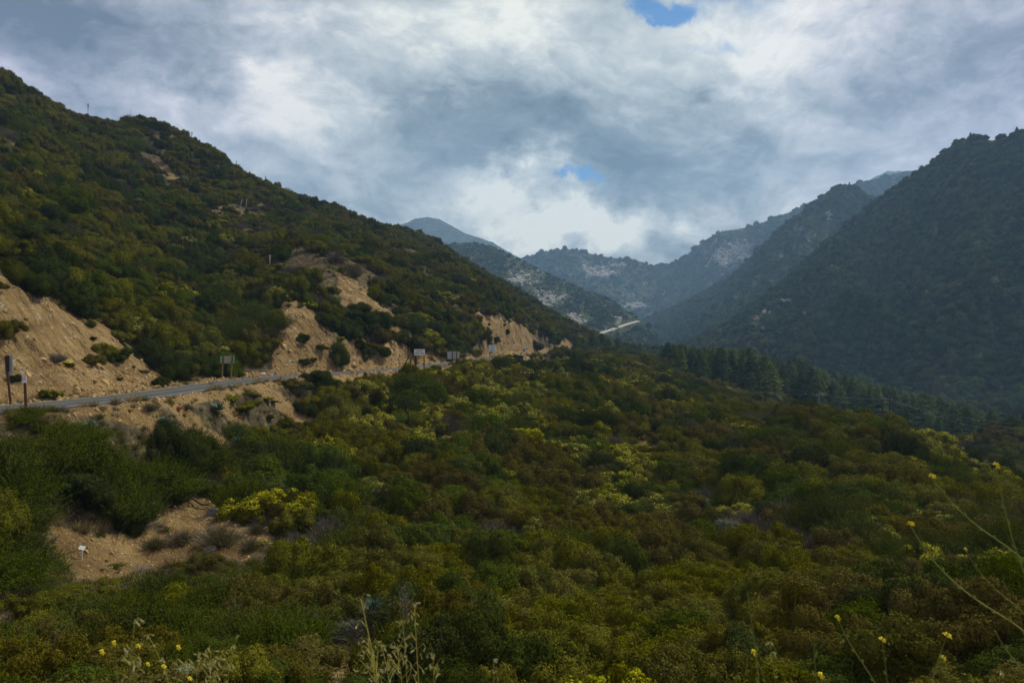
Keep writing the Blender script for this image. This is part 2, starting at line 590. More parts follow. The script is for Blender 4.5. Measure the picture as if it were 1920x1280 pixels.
def H(x, y):
    x = np.atleast_1d(np.asarray(x, float)); y = np.atleast_1d(np.asarray(y, float))
    z = tps(x, y)
    far = sstep(y, 560, 760)
    z = z * (1 - far) + far * (-42 + 0.012 * y)
    side = sstep(np.abs(x) - 0.9 * np.maximum(y, 0), 260, 420)
    z = z * (1 - side) + side * np.where(x > 0, -36.0, 40.0)
    d, lev = road_near(x, y)
    off = sstep(d, 5, 22) * sstep(y, 10, 28)
    z = z + off * (fbm(x / 34, y / 34, 3, 5) * (np.clip(y / 70, 0.4, 1.1) + sstep(z, 2, 14) * np.clip(y / 90, 0, 1.6)) + fbm(x / 9, y / 9, 3, 6) * 0.8 + ridged(x / 24, y / 24, 2, 8) * 0.5)
    steep = sstep(z, 1.0, 25.0) * off          # gullies running down the hill
    z = z - steep * 3.2 * np.clip(ridged(x / 70 + y / 130, y / 48, 3, 9), -0.2, 1)
    w = sstep(d, 3.3, 7.0)
    z = z * w + (lev - 0.10) * (1 - w)
    return z


# ------------------------------------------------------------------ plain materials
def mat(name, rough=0.9, spec=0.2):
    m = bpy.data.materials.new(name)
    m.use_nodes = True
    nt = m.node_tree
    b = nt.nodes['Principled BSDF']
    b.inputs['Roughness'].default_value = rough
    b.inputs['Specular IOR Level'].default_value = spec
    return m, NT(nt), b


def simple(name, c, rough=0.8, spec=0.3, metal=0.0, var=0.18, scale=9.0):
    m, N, b = mat(name, rough, spec)
    tc = N.new('ShaderNodeTexCoord').outputs['Object']
    n = N.noise(tc, scale, 5, 0.6)
    f = N.m('ADD', N.m('MULTIPLY', N.m('SUBTRACT', n, 0.5), var * 4), 1.0)
    N.put(b.inputs['Base Color'], N.v('SCALE', (c[0], c[1], c[2]), scale=f))
    b.inputs['Metallic'].default_value = metal
    return m


def ground_material():
    m, N, b = mat('soil_and_litter', 0.95, 0.1)
    pos = N.new('ShaderNodeNewGeometry').outputs['Position']
    bare_a = N.new('ShaderNodeAttribute', attribute_name='bare').outputs['Fac']
    cut_a = N.new('ShaderNodeAttribute', attribute_name='cut').outputs['Fac']
    n1 = N.noise(pos, 0.35, 8, 0.62)
    n2 = N.noise(pos, 2.6, 6, 0.65)
    ps = N.sep(pos)
    sk = N.xyz(N.m('ADD', ps[0], N.m('MULTIPLY', ps[2], 0.9)), N.m('MULTIPLY', ps[1], 0.7), N.m('MULTIPLY', N.m('SUBTRACT', ps[2], ps[0]), 0.16))
    n3 = N.noise(sk, 1.3, 8, 0.68, 0.5)
    litter = N.ramp(N.noise(pos, 1.1, 8, 0.65), [(0.3, (0.030, 0.026, 0.015)), (0.5, (0.075, 0.060, 0.030)), (0.62, (0.14, 0.115, 0.055)), (0.8, (0.24, 0.19, 0.10))])
    dirt = N.ramp(N.m('ADD', N.m('MULTIPLY', n1, 0.5), N.m('MULTIPLY', n2, 0.5)),
                  [(0.30, (0.16, 0.095, 0.035)), (0.45, (0.28, 0.175, 0.055)), (0.55, (0.35, 0.228, 0.076)), (0.75, (0.45, 0.315, 0.125))])
    rock = N.ramp(N.m('ADD', N.m('MULTIPLY', n3, 0.65), N.m('MULTIPLY', n1, 0.35)),
                  [(0.36, (0.065, 0.038, 0.012)), (0.45, (0.21, 0.128, 0.038)), (0.53, (0.33, 0.212, 0.068)), (0.62, (0.41, 0.285, 0.105)), (0.78, (0.52, 0.40, 0.19))])
    # pale veins that run across the cut
    vv = N.v('ADD', N.v('MULTIPLY', pos, (0.25, 0.22, 0.55)), N.v('SCALE', N.noise(pos, 0.5, 4, 0.6, col=True), scale=1.3))
    vein = N.m('ABSOLUTE', N.m('SUBTRACT', N.noise(vv, 1.0, 2, 0.4), 0.5))
    veinf = N.m('MULTIPLY', N.m('SUBTRACT', 1.0, N.ss(vein, 0.004, 0.018)), N.ss(n1, 0.46, 0.6))
    rock = N.mix(N.m('MULTIPLY', veinf, 0.8), rock, (0.62, 0.54, 0.38))
    dirt = N.mix(cut_a, dirt, rock)
    n5 = N.noise(pos, 0.11, 5, 0.65)
    dirt = N.v('MULTIPLY', dirt, (0.68, 0.71, 0.80))
    dirt = N.mix(N.m('MULTIPLY', N.ss(n5, 0.48, 0.62), 0.55), dirt, N.v('MULTIPLY', dirt, (0.50, 0.44, 0.36)))
    sp = N.noise(pos, 9.0, 3, 0.7)
    dirt = N.mix(N.m('MULTIPLY', N.ss(sp, 0.56, 0.66), 0.5), dirt, (0.50, 0.43, 0.31))
    dirt = N.mix(N.m('MULTIPLY', N.ss(sp, 0.44, 0.36), 0.5), dirt, (0.09, 0.055, 0.025))
    edge = N.m('ADD', bare_a, N.m('MULTIPLY', N.m('SUBTRACT', n2, 0.5), 0.9))
    N.put(b.inputs['Base Color'], N.mix(N.ss(edge, 0.30, 0.62), litter, dirt))
    bu = N.new('ShaderNodeBump')
    bu.inputs['Strength'].default_value = 0.9
    bu.inputs['Distance'].default_value = 0.7
    N.put(bu.inputs['Height'], N.m('ADD', N.m('MULTIPLY', n3, 1.0), N.m('MULTIPLY', n2, 0.35)))
    N.put(b.inputs['Normal'], bu.outputs[0])
    return m


M_ground = ground_material()

# ------------------------------------------------------------------ ground sheet
NU, NV = 860, 1000
pu = np.linspace(-2.5, 2.5, NU)
pv = np.linspace(math.log(9.0), math.log(7500.0), NV)
U_, V_ = np.meshgrid(pu, pv)
GY = np.exp(V_) - 25.0
GX = U_ * np.exp(V_) / 1.5
GZ = H(GX.ravel(), GY.ravel()).reshape(GX.shape)
gb = bare(GX.ravel(), GY.ravel(), GZ.ravel())
gd, glev = road_near(GX.ravel(), GY.ravel())
gb = np.maximum(gb, (1 - sstep(gd, 3.6, 5.4)) * 0.85)
gsl = np.hypot(np.gradient(GZ, axis=1) / np.gradient(GX, axis=1), np.gradient(GZ, axis=0) / np.maximum(np.gradient(GY, axis=0), 1e-3)).ravel()
gcut = gb * sstep(GZ.ravel() - glev, 0.4, 2.0) * (gd > 4)
# rills and ledges carved in the bare cuts
gxr, gyr = GX.ravel(), GY.ravel()
wx_ = gxr + 2.5 * fbm(gxr / 7, gyr / 7, 2, 43); wy_ = gyr + 2.5 * fbm(gxr / 7, gyr / 7, 2, 44)
rill = ridged(wx_ / 6 + wy_ / 9, wy_ / 16 - wx_ / 20, 3, 40) * 0.5 + ridged(wx_ / 2.6, wy_ / 2.6, 3, 41) * 0.32 + 0.25 * np.round(2.2 * fbm(wx_ / 4, wy_ / 4, 3, 45))
GZf = GZ.ravel() + gcut * rill * np.clip(gyr / 80, 0.6, 1.6)
GZf += np.where(gb > 0.3, (1 - np.clip(gcut, 0, 1)) * fbm(gxr / 1.3, gyr / 1.3, 3, 42) * 0.22 * sstep(gd, 4.4, 6), 0)
idx = np.arange(NU * NV).reshape(NV, NU)
gf = np.stack([idx[:-1, :-1], idx[:-1, 1:], idx[1:, 1:], idx[1:, :-1]], -1).reshape(-1, 4)
gverts = np.stack([gxr, gyr, GZf], -1)
ground = link('ground', mesh_np('ground', gverts, gf, True, [M_ground], None, {'bare': gb, 'cut': gcut}))
tag(ground, kind='structure')


def Hg(x, y):
    """height of the finished ground sheet (bilinear in its own grid)"""
    x = np.atleast_1d(np.asarray(x, float)); y = np.atleast_1d(np.asarray(y, float))
    a = (np.log(y + 25) - pv[0]) / (pv[1] - pv[0])
    b = (1.5 * x / (y + 25) - pu[0]) / (pu[1] - pu[0])
    a = np.clip(a, 0, NV - 1.001); b = np.clip(b, 0, NU - 1.001)
    i, j = a.astype(int), b.astype(int); fa, fb = a - i, b - j
    Z = GZf.reshape(NV, NU)
    return (Z[i, j] * (1 - fb) + Z[i, j + 1] * fb) * (1 - fa) + (Z[i + 1, j] * (1 - fb) + Z[i + 1, j + 1] * fb) * fa


def hit(u, v, y0=8.0, y1=560.0, above=0.0):
    """where the line of sight through a photograph pixel meets the ground"""
    Y = np.exp(np.linspace(math.log(y0), math.log(y1), 900))
    x = (u - CX) / F * Y
    z = (CY - v) / F * Y
    g = Hg(x, Y) + above
    k = np.where(z <= g)[0]
    if len(k) == 0:
        return None
    k = k[0]
    return Vector((x[k], Y[k], Hg(x[k], Y[k])[0]))
# ------------------------------------------------------------------ mountains
def mountain_material(name, rocky, scale, green=((0.020, 0.030, 0.012), (0.055, 0.070, 0.026), (0.095, 0.105, 0.040)), lift=1.0):
    m, N, b = mat(name, 0.95, 0.05)
    pos = N.new('ShaderNodeNewGeometry').outputs['Position']
    rock_a = N.new('ShaderNodeAttribute', attribute_name='rock').outputs['Fac']
    vo = N.new('ShaderNodeTexVoronoi')
    N.put(vo.inputs['Vector'], pos)
    vo.inputs['Scale'].default_value = 1.0 / scale
    n0 = N.noise(pos, 0.5 / scale, 6, 0.65)
    n1 = N.noise(pos, 0.012, 6, 0.6)
    tree = N.ss(vo.outputs['Distance'], 0.15, 0.75)
    veg = N.ramp(N.m('ADD', N.m('MULTIPLY', n0, 0.7), N.m('MULTIPLY', n1, 0.3)), [(0.36, green[0]), (0.52, green[1]), (0.66, green[2])])
    n2 = N.noise(N.v('MULTIPLY', pos, (1, 1, 0.5)), 0.035, 9, 0.7, 0.4)
    rockc = N.ramp(N.noise(pos, 0.12, 6, 0.7), [(0.35, (0.10, 0.09, 0.075)), (0.5, (0.26, 0.245, 0.21)), (0.7, (0.40, 0.385, 0.345))])
    rf = N.m('ADD', N.m('MULTIPLY', rock_a, 0.22), N.m('ADD', N.m('MULTIPLY', n2, 1.0), rocky))
    rf = N.m('ADD', rf, N.m('MULTIPLY', N.m('SUBTRACT', tree, 0.5), 0.05))
    N.put(b.inputs['Base Color'], N.mix(N.ss(rf, 0.70, 0.76), veg, rockc))
    bu = N.new('ShaderNodeBump')
    bu.inputs['Strength'].default_value = 1.0
    bu.inputs['Distance'].default_value = scale * 0.8
    N.put(bu.inputs['Height'], N.m('ADD', N.m('SUBTRACT', 1.0, tree), N.m('MULTIPLY', n0, 1.0)))
    N.put(b.inputs['Normal'], bu.outputs[0])
    return m


def interp_poly(P, n):
    P = np.asarray(P, float)
    s = np.concatenate([[0], np.cumsum(np.linalg.norm(np.diff(P[:, :2], axis=0), axis=1))])
    t = np.linspace(0, s[-1], n)
    return np.stack([np.interp(t, s, P[:, k]) for k in range(3)], -1)


def mountain(name, ridge, foot, ns, nt, gully, crest, mtl, seed, concave=0.12, rocks=()):
    """a slope from a crest line down to a foot line, with gullies down it and a far side"""
    R = interp_poly([pix(*p) for p in ridge], ns)
    Fo = interp_poly([pix(*p) if len(p) == 3 else p[:3] for p in foot], ns)
    t = np.concatenate([np.linspace(-0.45, 0, 14)[:-1], np.linspace(0, 1.12, nt)])
    T, S = np.meshgrid(t, np.arange(ns), indexing='ij')
    s01 = S / (ns - 1)
    L = np.linalg.norm(R[-1, :2] - R[0, :2])
    Rr, Ff = R[None], Fo[None]
    tt = np.abs(T)[..., None]
    P = Rr * (1 - tt) + Ff * tt
    back = (T < 0)
    Pb = Rr + (Rr - Ff) * np.array([1, 1, 0]) * tt - np.array([0, 0, 1.0]) * (Rr[..., 2:3] - Ff[..., 2:3]) * tt * 1.1
    P = np.where(back[..., None], Pb, P)
    hgt = (R[:, 2] - Fo[:, 2])[None]
    sl = np.sin(np.pi * np.clip(tt[..., 0], 0, 1))
    P[..., 2] -= concave * hgt * sl * ~back
    a = s01 * L
    wob = fbm(a / 420 + T * 0.6, T * 2.2, 3, seed + 3) * 0.5
    gl = ridged(a / 260 + wob, T * 1.1 + 3.3, 4, seed) * 0.62 + ridged(a / 64 + wob * 2, T * 3.1, 3, seed + 5) * 0.26
    env = sstep(np.abs(T), 0.0, 0.28) * (1 - 0.6 * sstep(T, 0.7, 1.1))
    P[..., 2] += gully * (gl - 0.62) * env * (0.15 + 0.85 * sstep(s01, 0.0, 0.06) * (1 - sstep(s01, 0.72, 0.95)))
    fine = fbm(P[..., 0] / crest / 3, P[..., 1] / crest / 3, 4, seed + 9) * crest
    P[..., 2] += fine * (0.45 + env)
    u, v = proj(P[..., 0], P[..., 1], P[..., 2])
    rk = np.zeros(u.shape)
    for (ru, rv, rw, rh, am) in rocks:
        rk = np.maximum(rk, am * np.exp(-((u - ru) / rw) ** 2 - ((v - rv) / rh) ** 2))
    rk *= (T > -0.02)
    n_t = len(t)
    ix = np.arange(n_t * ns).reshape(n_t, ns)
    f = np.stack([ix[:-1, :-1], ix[1:, :-1], ix[1:, 1:], ix[:-1, 1:]], -1).reshape(-1, 4)
    vs = P.reshape(-1, 3)
    o = link(name, mesh_np(name, vs, f, True, [mtl], None, {'rock': rk.ravel()}))
    tag(o, kind='structure')
    return o, P, T


MM1 = mountain_material('mountain_brush_near', -0.03, 5.0)
MM2 = mountain_material('mountain_brush_mid', 0.0, 6.0)
MM3 = mountain_material('mountain_brush_far', 0.03, 12.0)

mtA, PA, TA = mountain('hill', [(2600, 120, 620), (2300, 150, 680), (2050, 205, 720), (1925, 240, 750), (1890, 258, 765), (1862, 264, 775), (1835, 256, 790), (1800, 262, 800), (1770, 288, 820), (1735, 315, 850),
                                (1700, 335, 880), (1675, 356, 905), (1645, 372, 930), (1600, 412, 940), (1555, 450, 930), (1500, 500, 910), (1445, 548, 890), (1385, 592, 870), (1320, 628, 850), (1290, 640, 840), (1262, 655, 830), (1235, 668, 820)],
                       [(2600, 820, 300), (2200, 790, 380), (1950, 775, 420), (1850, 762, 440), (1800, 757, 455), (1750, 750, 470), (1700, 744, 490), (1600, 730, 520), (1500, 715, 550), (1400, 700, 590), (1320, 690, 620), (1225, 690, 660)],
                       420, 240, 95, 3.5, MM1, 11, 0.04,
                       [(1450, 585, 60, 14, 0.0), (1510, 590, 16, 20, 0.8), (1750, 425, 20, 20, 0.9), (1418, 598, 10, 9, 1.9), (1438, 584, 14, 6, 1.9), (1455, 573, 12, 5, 1.9), (1474, 562, 12, 4, 1.9), (1508, 590, 6, 14, 1.5), (1675, 553, 18, 6, 1.0), (1555, 530, 16, 8, 0.7)])
mtB, PB, TB = mountain('hill', [(2100, 380, 1700), (1900, 360, 1600), (1750, 380, 1500), (1660, 378, 1420), (1625, 362, 1380), (1605, 350, 1370), (1585, 345, 1360), (1562, 352, 1370), (1535, 372, 1390), (1500, 397, 1420), (1470, 420, 1460), (1440, 450, 1500),
                                (1410, 482, 1560), (1380, 512, 1620), (1340, 535, 1700), (1300, 557, 1780), (1250, 582, 1850), (1215, 596, 1900), (1180, 606, 1950)],
                       [(2100, 600, 1000), (1800, 640, 950), (1600, 650, 900), (1450, 664, 880), (1380, 668, 900), (1320, 668, 950), (1270, 660, 1050), (1230, 650, 1200), (1200, 635, 1400), (1180, 622, 1600)],
                       380, 200, 60, 4, MM1, 23, 0.12,
                       [(1530, 440, 36, 36, 1.1), (1555, 405, 10, 12, 1.8), (1528, 440, 9, 9, 2.0), (1465, 480, 10, 7, 1.9), (1580, 480, 30, 40, 0.8), (1500, 430, 14, 14, 0.9)])
mtG, PG, TG = mountain('hill', [(600, 520, 1900), (720, 480, 1750), (800, 462, 1650), (850, 457, 1600), (890, 455, 1580), (915, 460, 1560), (945, 472, 1530), (980, 490, 1490), (1020, 510, 1440), (1060, 528, 1390), (1100, 545, 1330), (1130, 556, 1280),
                                (1155, 568, 1240), (1180, 588, 1190), (1205, 602, 1140), (1225, 622, 1100), (1245, 645, 1060), (1260, 665, 1030)],
                       [(600, 640, 1000), (850, 650, 900), (950, 655, 860), (1020, 660, 830), (1080, 665, 810), (1130, 672, 800), (1180, 678, 810), (1220, 684, 840), (1250, 690, 880), (1280, 690, 920)],
                       380, 200, 24, 4, MM2, 37, 0.06,
                       [(980, 520, 40, 22, 1.3), (1030, 560, 40, 22, 1.3), (1080, 595, 36, 18, 1.2), (1120, 620, 40, 12, 0.8), (1160, 602, 10, 12, 1.3), (1010, 507, 14, 5, 1.0), (1150, 540, 30, 20, 0.5), (1180, 590, 8, 10, 1.0)])
mtD, PD, TD = mountain('hill', [(760, 520, 3000), (900, 505, 2950), (960, 490, 2900), (1000, 478, 2900), (1030, 470, 2850), (1060, 467, 2800), (1090, 469, 2780), (1115, 478, 2760), (1150, 484, 2740), (1180, 486, 2720), (1205, 492, 2720), (1222, 498, 2740), (1250, 495, 2700), (1265, 490, 2660),
                                (1290, 475, 2600), (1320, 452, 2560), (1350, 434, 2520), (1385, 430, 2500), (1420, 420, 2480), (1470, 402, 2450), (1530, 376, 2420), (1600, 345, 2400), (1700, 320, 2400), (1900, 330, 2400)],
                       [(760, 640, 1800), (950, 636, 1900), (1050, 630, 2000), (1120, 622, 2000), (1160, 612, 2050), (1200, 604, 2100), (1240, 600, 2100), (1300, 605, 2000), (1380, 620, 1900), (1500, 640, 1800), (1800, 640, 1700)],
                       460, 200, 60, 8, MM3, 51, 0.16,
                       [(1130, 512, 40, 10, 1.5), (1120, 500, 60, 20, 0.9), (1165, 497, 18, 8, 1.3), (1190, 572, 26, 6, 2.0), (1245, 550, 8, 8, 1.2), (1360, 480, 50, 30, 1.1), (1388, 470, 26, 26, 1.5), (1290, 545, 6, 4, 1.6), (1270, 530, 10, 5, 1.0), (1180, 545, 40, 20, 0.6)])
mtE, PE, TE = mountain('hill', [(1450, 420, 4600), (1560, 372, 4500), (1610, 352, 4450), (1640, 332, 4400), (1665, 321, 4400), (1700, 321, 4380), (1760, 330, 4350), (1900, 310, 4300), (2100, 300, 4300)],
                       [(1450, 560, 3200), (1700, 560, 3100), (2100, 560, 3000)], 240, 100, 90, 12, MM3, 67, 0.1)
mtF, PF, TF = mountain('hill', [(500, 440, 4400), (640, 445, 4200), (720, 430, 4100), (755, 420, 4050), (780, 410, 4000), (800, 407, 4000), (822, 410, 4000), (845, 422, 3980), (870, 436, 3950), (900, 446, 3900), (925, 455, 3850), (950, 470, 3800), (990, 492, 3700), (1040, 515, 3600), (1100, 540, 3500)],
                       [(500, 600, 2600), (800, 600, 2500), (950, 600, 2500), (1100, 600, 2500)], 300, 140, 80, 10, MM3, 73, 0.1,
                       [(800, 460, 30, 25, 0.6)])

# ------------------------------------------------------------------ the far road
def bvh_of(P):
    a, b = P.shape[:2]
    ix = np.arange(a * b).reshape(a, b)
    f = np.stack([ix[:-1, :-1], ix[1:, :-1], ix[1:, 1:], ix[:-1, 1:]], -1).reshape(-1, 4)
    return BVHTree.FromPolygons([tuple(p) for p in P.reshape(-1, 3)], f.tolist())


bG = bvh_of(PG)


def hitG(u, v):
    d = Vector(((u - CX) / F, 1, (CY - v) / F)).normalized()
    r = bG.ray_cast(Vector((0, 0, 0)), d)
    return r[0]


# the road that rounds the far spur, with its pale cutting above
far = []
for (u, v) in [(1112, 631), (1126, 626), (1140, 622), (1156, 616), (1170, 611), (1186, 606), (1197, 603), (1203, 600), (1199, 597)]:
    q = hitG(u, v)
    if q is not None: far.append((q.x, q.y, q.z))
M_farroad = simple('pale_road', (0.33, 0.31, 0.25), 0.9, 0.1, 0, 0.1, 0.2)
if len(far) > 3:
    fr = resample(np.array(far), 6.0)
    fr = smooth_path(fr, 6.0, 3, 4)
    fr[:, 2] += 0.9; fr[:, 1] -= 3.0
    d = np.gradient(fr[:, :2], axis=0); d /= np.linalg.norm(d, axis=1, keepdims=True)
    nrm = np.stack([d[:, 1], -d[:, 0]], 1)
    L_, R_ = fr.copy(), fr.copy()
    L_[:, :2] -= nrm * 4.0; R_[:, :2] += nrm * 3.0; L_[:, 2] += 0.8
    B1 = R_.copy(); B1[:, :2] += nrm * 8.0; B1[:, 2] -= 9
    n = len(fr)
    V = np.concatenate([L_, R_, B1])
    f = [[a * n + i, a * n + i + 1, (a + 1) * n + i + 1, (a + 1) * n + i] for a in range(2) for i in range(n - 1)]
    tag(link('road', mesh_np('road', V, np.array(f), False, [M_farroad, MM2], [0] * (n - 1) + [1] * (n - 1))), kind='structure')

# haze: one closed box of even air round everything
hz = MB()
hb = [(-4300, -60, -140), (4900, -60, -140), (4900, 5000, -140), (-4300, 5000, -140), (-4300, -60, 1180), (4900, -60, 1180), (4900, 5000, 1180), (-4300, 5000, 1180)]
hz.add(hb, [[0, 3, 2, 1], [4, 5, 6, 7], [0, 1, 5, 4], [1, 2, 6, 5], [2, 3, 7, 6], [3, 0, 4, 7]])
mh = bpy.data.materials.new('hazy_air')
mh.use_nodes = True
mh.node_tree.nodes.clear()
pvn = mh.node_tree.nodes.new('ShaderNodeVolumePrincipled')
pvn.inputs['Color'].default_value = (0.38, 0.64, 0.95, 1)
pvn.inputs['Density'].default_value = 0.00015
pvn.inputs['Anisotropy'].default_value = 0.15
mo = mh.node_tree.nodes.new('ShaderNodeOutputMaterial')
mh.node_tree.links.new(pvn.outputs[0], mo.inputs['Volume'])
haze = hz.build('haze', mh)
tag(haze, kind='stuff')
# ------------------------------------------------------------------ foliage materials
def leaf_mat(name, base, spread=0.17, hue=0.009, trans=0.08, sat=1.0):
    m = bpy.data.materials.new(name)
    m.use_nodes = True
    nt = m.node_tree
    nt.nodes.clear()
    N = NT(nt)
    oi = N.new('ShaderNodeObjectInfo').outputs['Random']
    pi = N.new('ShaderNodeNewGeometry').outputs['Random Per Island']
    tc = N.new('ShaderNodeTexCoord').outputs['Object']
    n = N.noise(tc, 2.2, 3, 0.6)
    hs = N.new('ShaderNodeHueSaturation')
    N.put(hs.inputs['Hue'], N.m('ADD', 0.5 - hue, N.m('MULTIPLY', oi, hue * 2)))
    N.put(hs.inputs['Saturation'], N.m('ADD', 0.90 * sat, N.m('MULTIPLY', N.m('FRACT', N.m('MULTIPLY', oi, 7.31)), 0.16)))
    v = N.m('ADD', 1 - spread, N.m('MULTIPLY', N.m('FRACT', N.m('MULTIPLY', oi, 13.7)), spread * 2))
    v = N.m('MULTIPLY', v, N.m('ADD', 0.5, N.m('MULTIPLY', pi, 1.0)))
    v = N.m('MULTIPLY', v, N.m('ADD', 0.55, N.m('MULTIPLY', n, 0.9)))
    N.put(hs.inputs['Value'], v)
    hs.inputs['Color'].default_value = (*base, 1)
    d = N.new('ShaderNodeBsdfDiffuse'); N.put(d.inputs[0], hs.outputs[0])
    t = N.new('ShaderNodeBsdfTranslucent'); N.put(t.inputs[0], hs.outputs[0])
    mx = N.new('ShaderNodeMixShader'); mx.inputs[0].default_value = trans
    nt.links.new(d.outputs[0], mx.inputs[1]); nt.links.new(t.outputs[0], mx.inputs[2])
    o = N.new('ShaderNodeOutputMaterial'); nt.links.new(mx.outputs[0], o.inputs[0])
    return m


LM = {
    'olive': leaf_mat('leaves_olive', (0.0988, 0.1002, 0.0072)),
    'green': leaf_mat('leaves_green', (0.0567, 0.0775, 0.0062)),
    'deep': leaf_mat('leaves_deep_green', (0.0366, 0.0491, 0.0076)),
    'brown': leaf_mat('leaves_brown', (0.0898, 0.0788, 0.0102)),
    'tip': leaf_mat('yellow_green_tips', (0.2816, 0.2838, 0.0240), 0.25),
    'grey': leaf_mat('twigs_grey', (0.1284, 0.1136, 0.0889), 0.3, 0.02, 0.0),
    'sage': leaf_mat('leaves_sage', (0.1224, 0.1442, 0.0830), 0.3),
    'yucca': leaf_mat('blades_blue_green', (0.085, 0.150, 0.105), 0.25),
    'straw': leaf_mat('dry_straw', (0.32, 0.25, 0.115), 0.3, 0.01),
    'yellow': leaf_mat('petals_yellow', (0.72, 0.62, 0.02), 0.1, 0.005),
    'pine': leaf_mat('needles_dark', (0.062, 0.096, 0.028), 0.35),
    'pine2': leaf_mat('needles_light', (0.105, 0.145, 0.035), 0.3),
    'oak': leaf_mat('leaves_oak', (0.0410, 0.0743, 0.0221), 0.6),
    'oak2': leaf_mat('leaves_oak_brown', (0.0630, 0.0714, 0.0304), 0.6),
    'rust': leaf_mat('leaves_rust', (0.26, 0.10, 0.03), 0.3),
}
M_bark = simple('bark', (0.10, 0.075, 0.055), 0.95, 0.1)

# ------------------------------------------------------------------ foliage shapes
def unit(n, r):
    d = r.normal(size=(n, 3))
    return d / np.linalg.norm(d, axis=1, keepdims=True)


def tris(c, n, L, Wd, r, upbias=0.35):
    """small pointed leaves at c facing roughly n"""
    k = len(c)
    nn = n + r.normal(size=(k, 3)) * 0.28
    nn /= np.linalg.norm(nn, axis=1, keepdims=True)
    a = r.normal(size=(k, 3)); a[:, 2] += upbias * 2
    a -= (a * nn).sum(1, keepdims=True) * nn
    a /= np.linalg.norm(a, axis=1, keepdims=True) + 1e-9
    b = np.cross(nn, a)
    s = (0.7 + 0.6 * r.random((k, 1)))
    P = np.stack([c + a * L * s, c - a * L * 0.5 * s + b * Wd * s, c - a * L * 0.5 * s - b * Wd * s], 1)
    return P


ICO_V, ICO_F = None, None


def ico():
    global ICO_V, ICO_F
    if ICO_V is None:
        t = (1 + 5 ** .5) / 2
        v = np.array([(-1, t, 0), (1, t, 0), (-1, -t, 0), (1, -t, 0), (0, -1, t), (0, 1, t), (0, -1, -t), (0, 1, -t), (t, 0, -1), (t, 0, 1), (-t, 0, -1), (-t, 0, 1)], float)
        f = np.array([(0, 11, 5), (0, 5, 1), (0, 1, 7), (0, 7, 10), (0, 10, 11), (1, 5, 9), (5, 11, 4), (11, 10, 2), (10, 7, 6), (7, 1, 8),
                      (3, 9, 4), (3, 4, 2), (3, 2, 6), (3, 6, 8), (3, 8, 9), (4, 9, 5), (2, 4, 11), (6, 2, 10), (8, 6, 7), (9, 8, 1)])
        ICO_V = v / np.linalg.norm(v[0]); ICO_F = f
    return ICO_V[ICO_F]      # (20,3,3)


def soup(name, parts, mats):
    """parts: list of (tri array (n,3,3), material index)"""
    P = np.concatenate([p for p, _ in parts])
    mi = np.concatenate([np.full(len(p), i) for p, i in parts])
    f = np.arange(len(P) * 3).reshape(-1, 3)
    return mesh_np(name, P.reshape(-1, 3), f, False, mats, mi)


def shrub_mesh(name, seed, nleaf, L, body, tip=None, nblob=16, br=(0.24, 0.42), flat=0.8, tipfrac=0.5, spread=0.72):
    r = np.random.default_rng(seed)
    d = unit(nblob, r); d[:, 2] = np.abs(d[:, 2]) * 0.95 - 0.05
    rad = np.where(r.random(nblob) < 0.8, r.uniform(0.62, 1.08, nblob), r.uniform(0.3, 0.7, nblob)) * spread
    cen = d * rad[:, None] * np.array([1, 1, flat]) + np.array([0, 0, 0.22]) + r.normal(size=(nblob, 3)) * 0.06
    cen[:, :2] *= r.uniform(0.7, 1.3, (1, 2)); cen[:, 2] *= r.uniform(0.85, 1.12, len(cen))
    R = r.uniform(br[0] * 0.75, br[1] * 1.25, nblob)
    cen = np.vstack([cen, [[0, 0, 0.3]]]); R = np.append(R, 0.44)
    wts = R ** 2 / (R ** 2).sum()
    which = r.choice(len(R), nleaf, p=wts)
    dd = unit(nleaf, r); dd[:, 2] += 0.35
    dd /= np.linalg.norm(dd, axis=1, keepdims=True)
    lump = 1 + 0.26 * np.sin(dd[:, 0] * 7 + which) * np.sin(dd[:, 1] * 8 + which * 2) * np.sin(dd[:, 2] * 6)
    sh = np.where(r.random(nleaf) < 0.88, r.uniform(0.82, 1.03, nleaf), r.uniform(1.0, 1.18, nleaf))
    P = cen[which] + dd * (R[which] * lump * sh)[:, None]
    keep = P[:, 2] > -0.15
    # drop leaves buried deep inside another lump
    for c, q in zip(cen, R):
        ins = (np.linalg.norm(P - c, axis=1) < q * 0.66)
        keep &= ~ins
    P, dd, which, sh = P[keep], dd[keep], which[keep], sh[keep]
    T = tris(P, dd, L, L * 0.5, r)
    parts = []
    if tip is not None:
        up = (dd[:, 2] > 0.35) & (sh > 0.90) & (which % 4 != 0) & (r.random(len(P)) < tipfrac)
        parts.append((T[~up], 0))
        tt = T[up]
        ctr = tt.mean(1, keepdims=True)
        parts.append((ctr + (tt - ctr) * 1.25 + np.array([0, 0, L * 0.6]), 1))
    else:
        parts.append((T, 0))
    # inner foliage of each lump
    I = ico()
    for c, q in zip(cen, R):
        rot = unit(3, r)
        qm, _ = np.linalg.qr(rot)
        parts.append(((I @ qm) * q * 0.74 + c, 0))
    # sprays that break the outline
    k = nleaf // 30
    w2 = r.choice(len(R), k, p=wts)
    d2 = unit(k, r); d2[:, 2] = np.abs(d2[:, 2])
    P2 = cen[w2] + d2 * (R[w2] * r.uniform(1.0, 1.3, k))[:, None]
    parts.append((tris(P2, d2, L, L * 0.4, r, 0.8), 0))
    ms = [LM[body]] + ([LM[tip]] if tip else [])
    return soup(name, parts, ms)


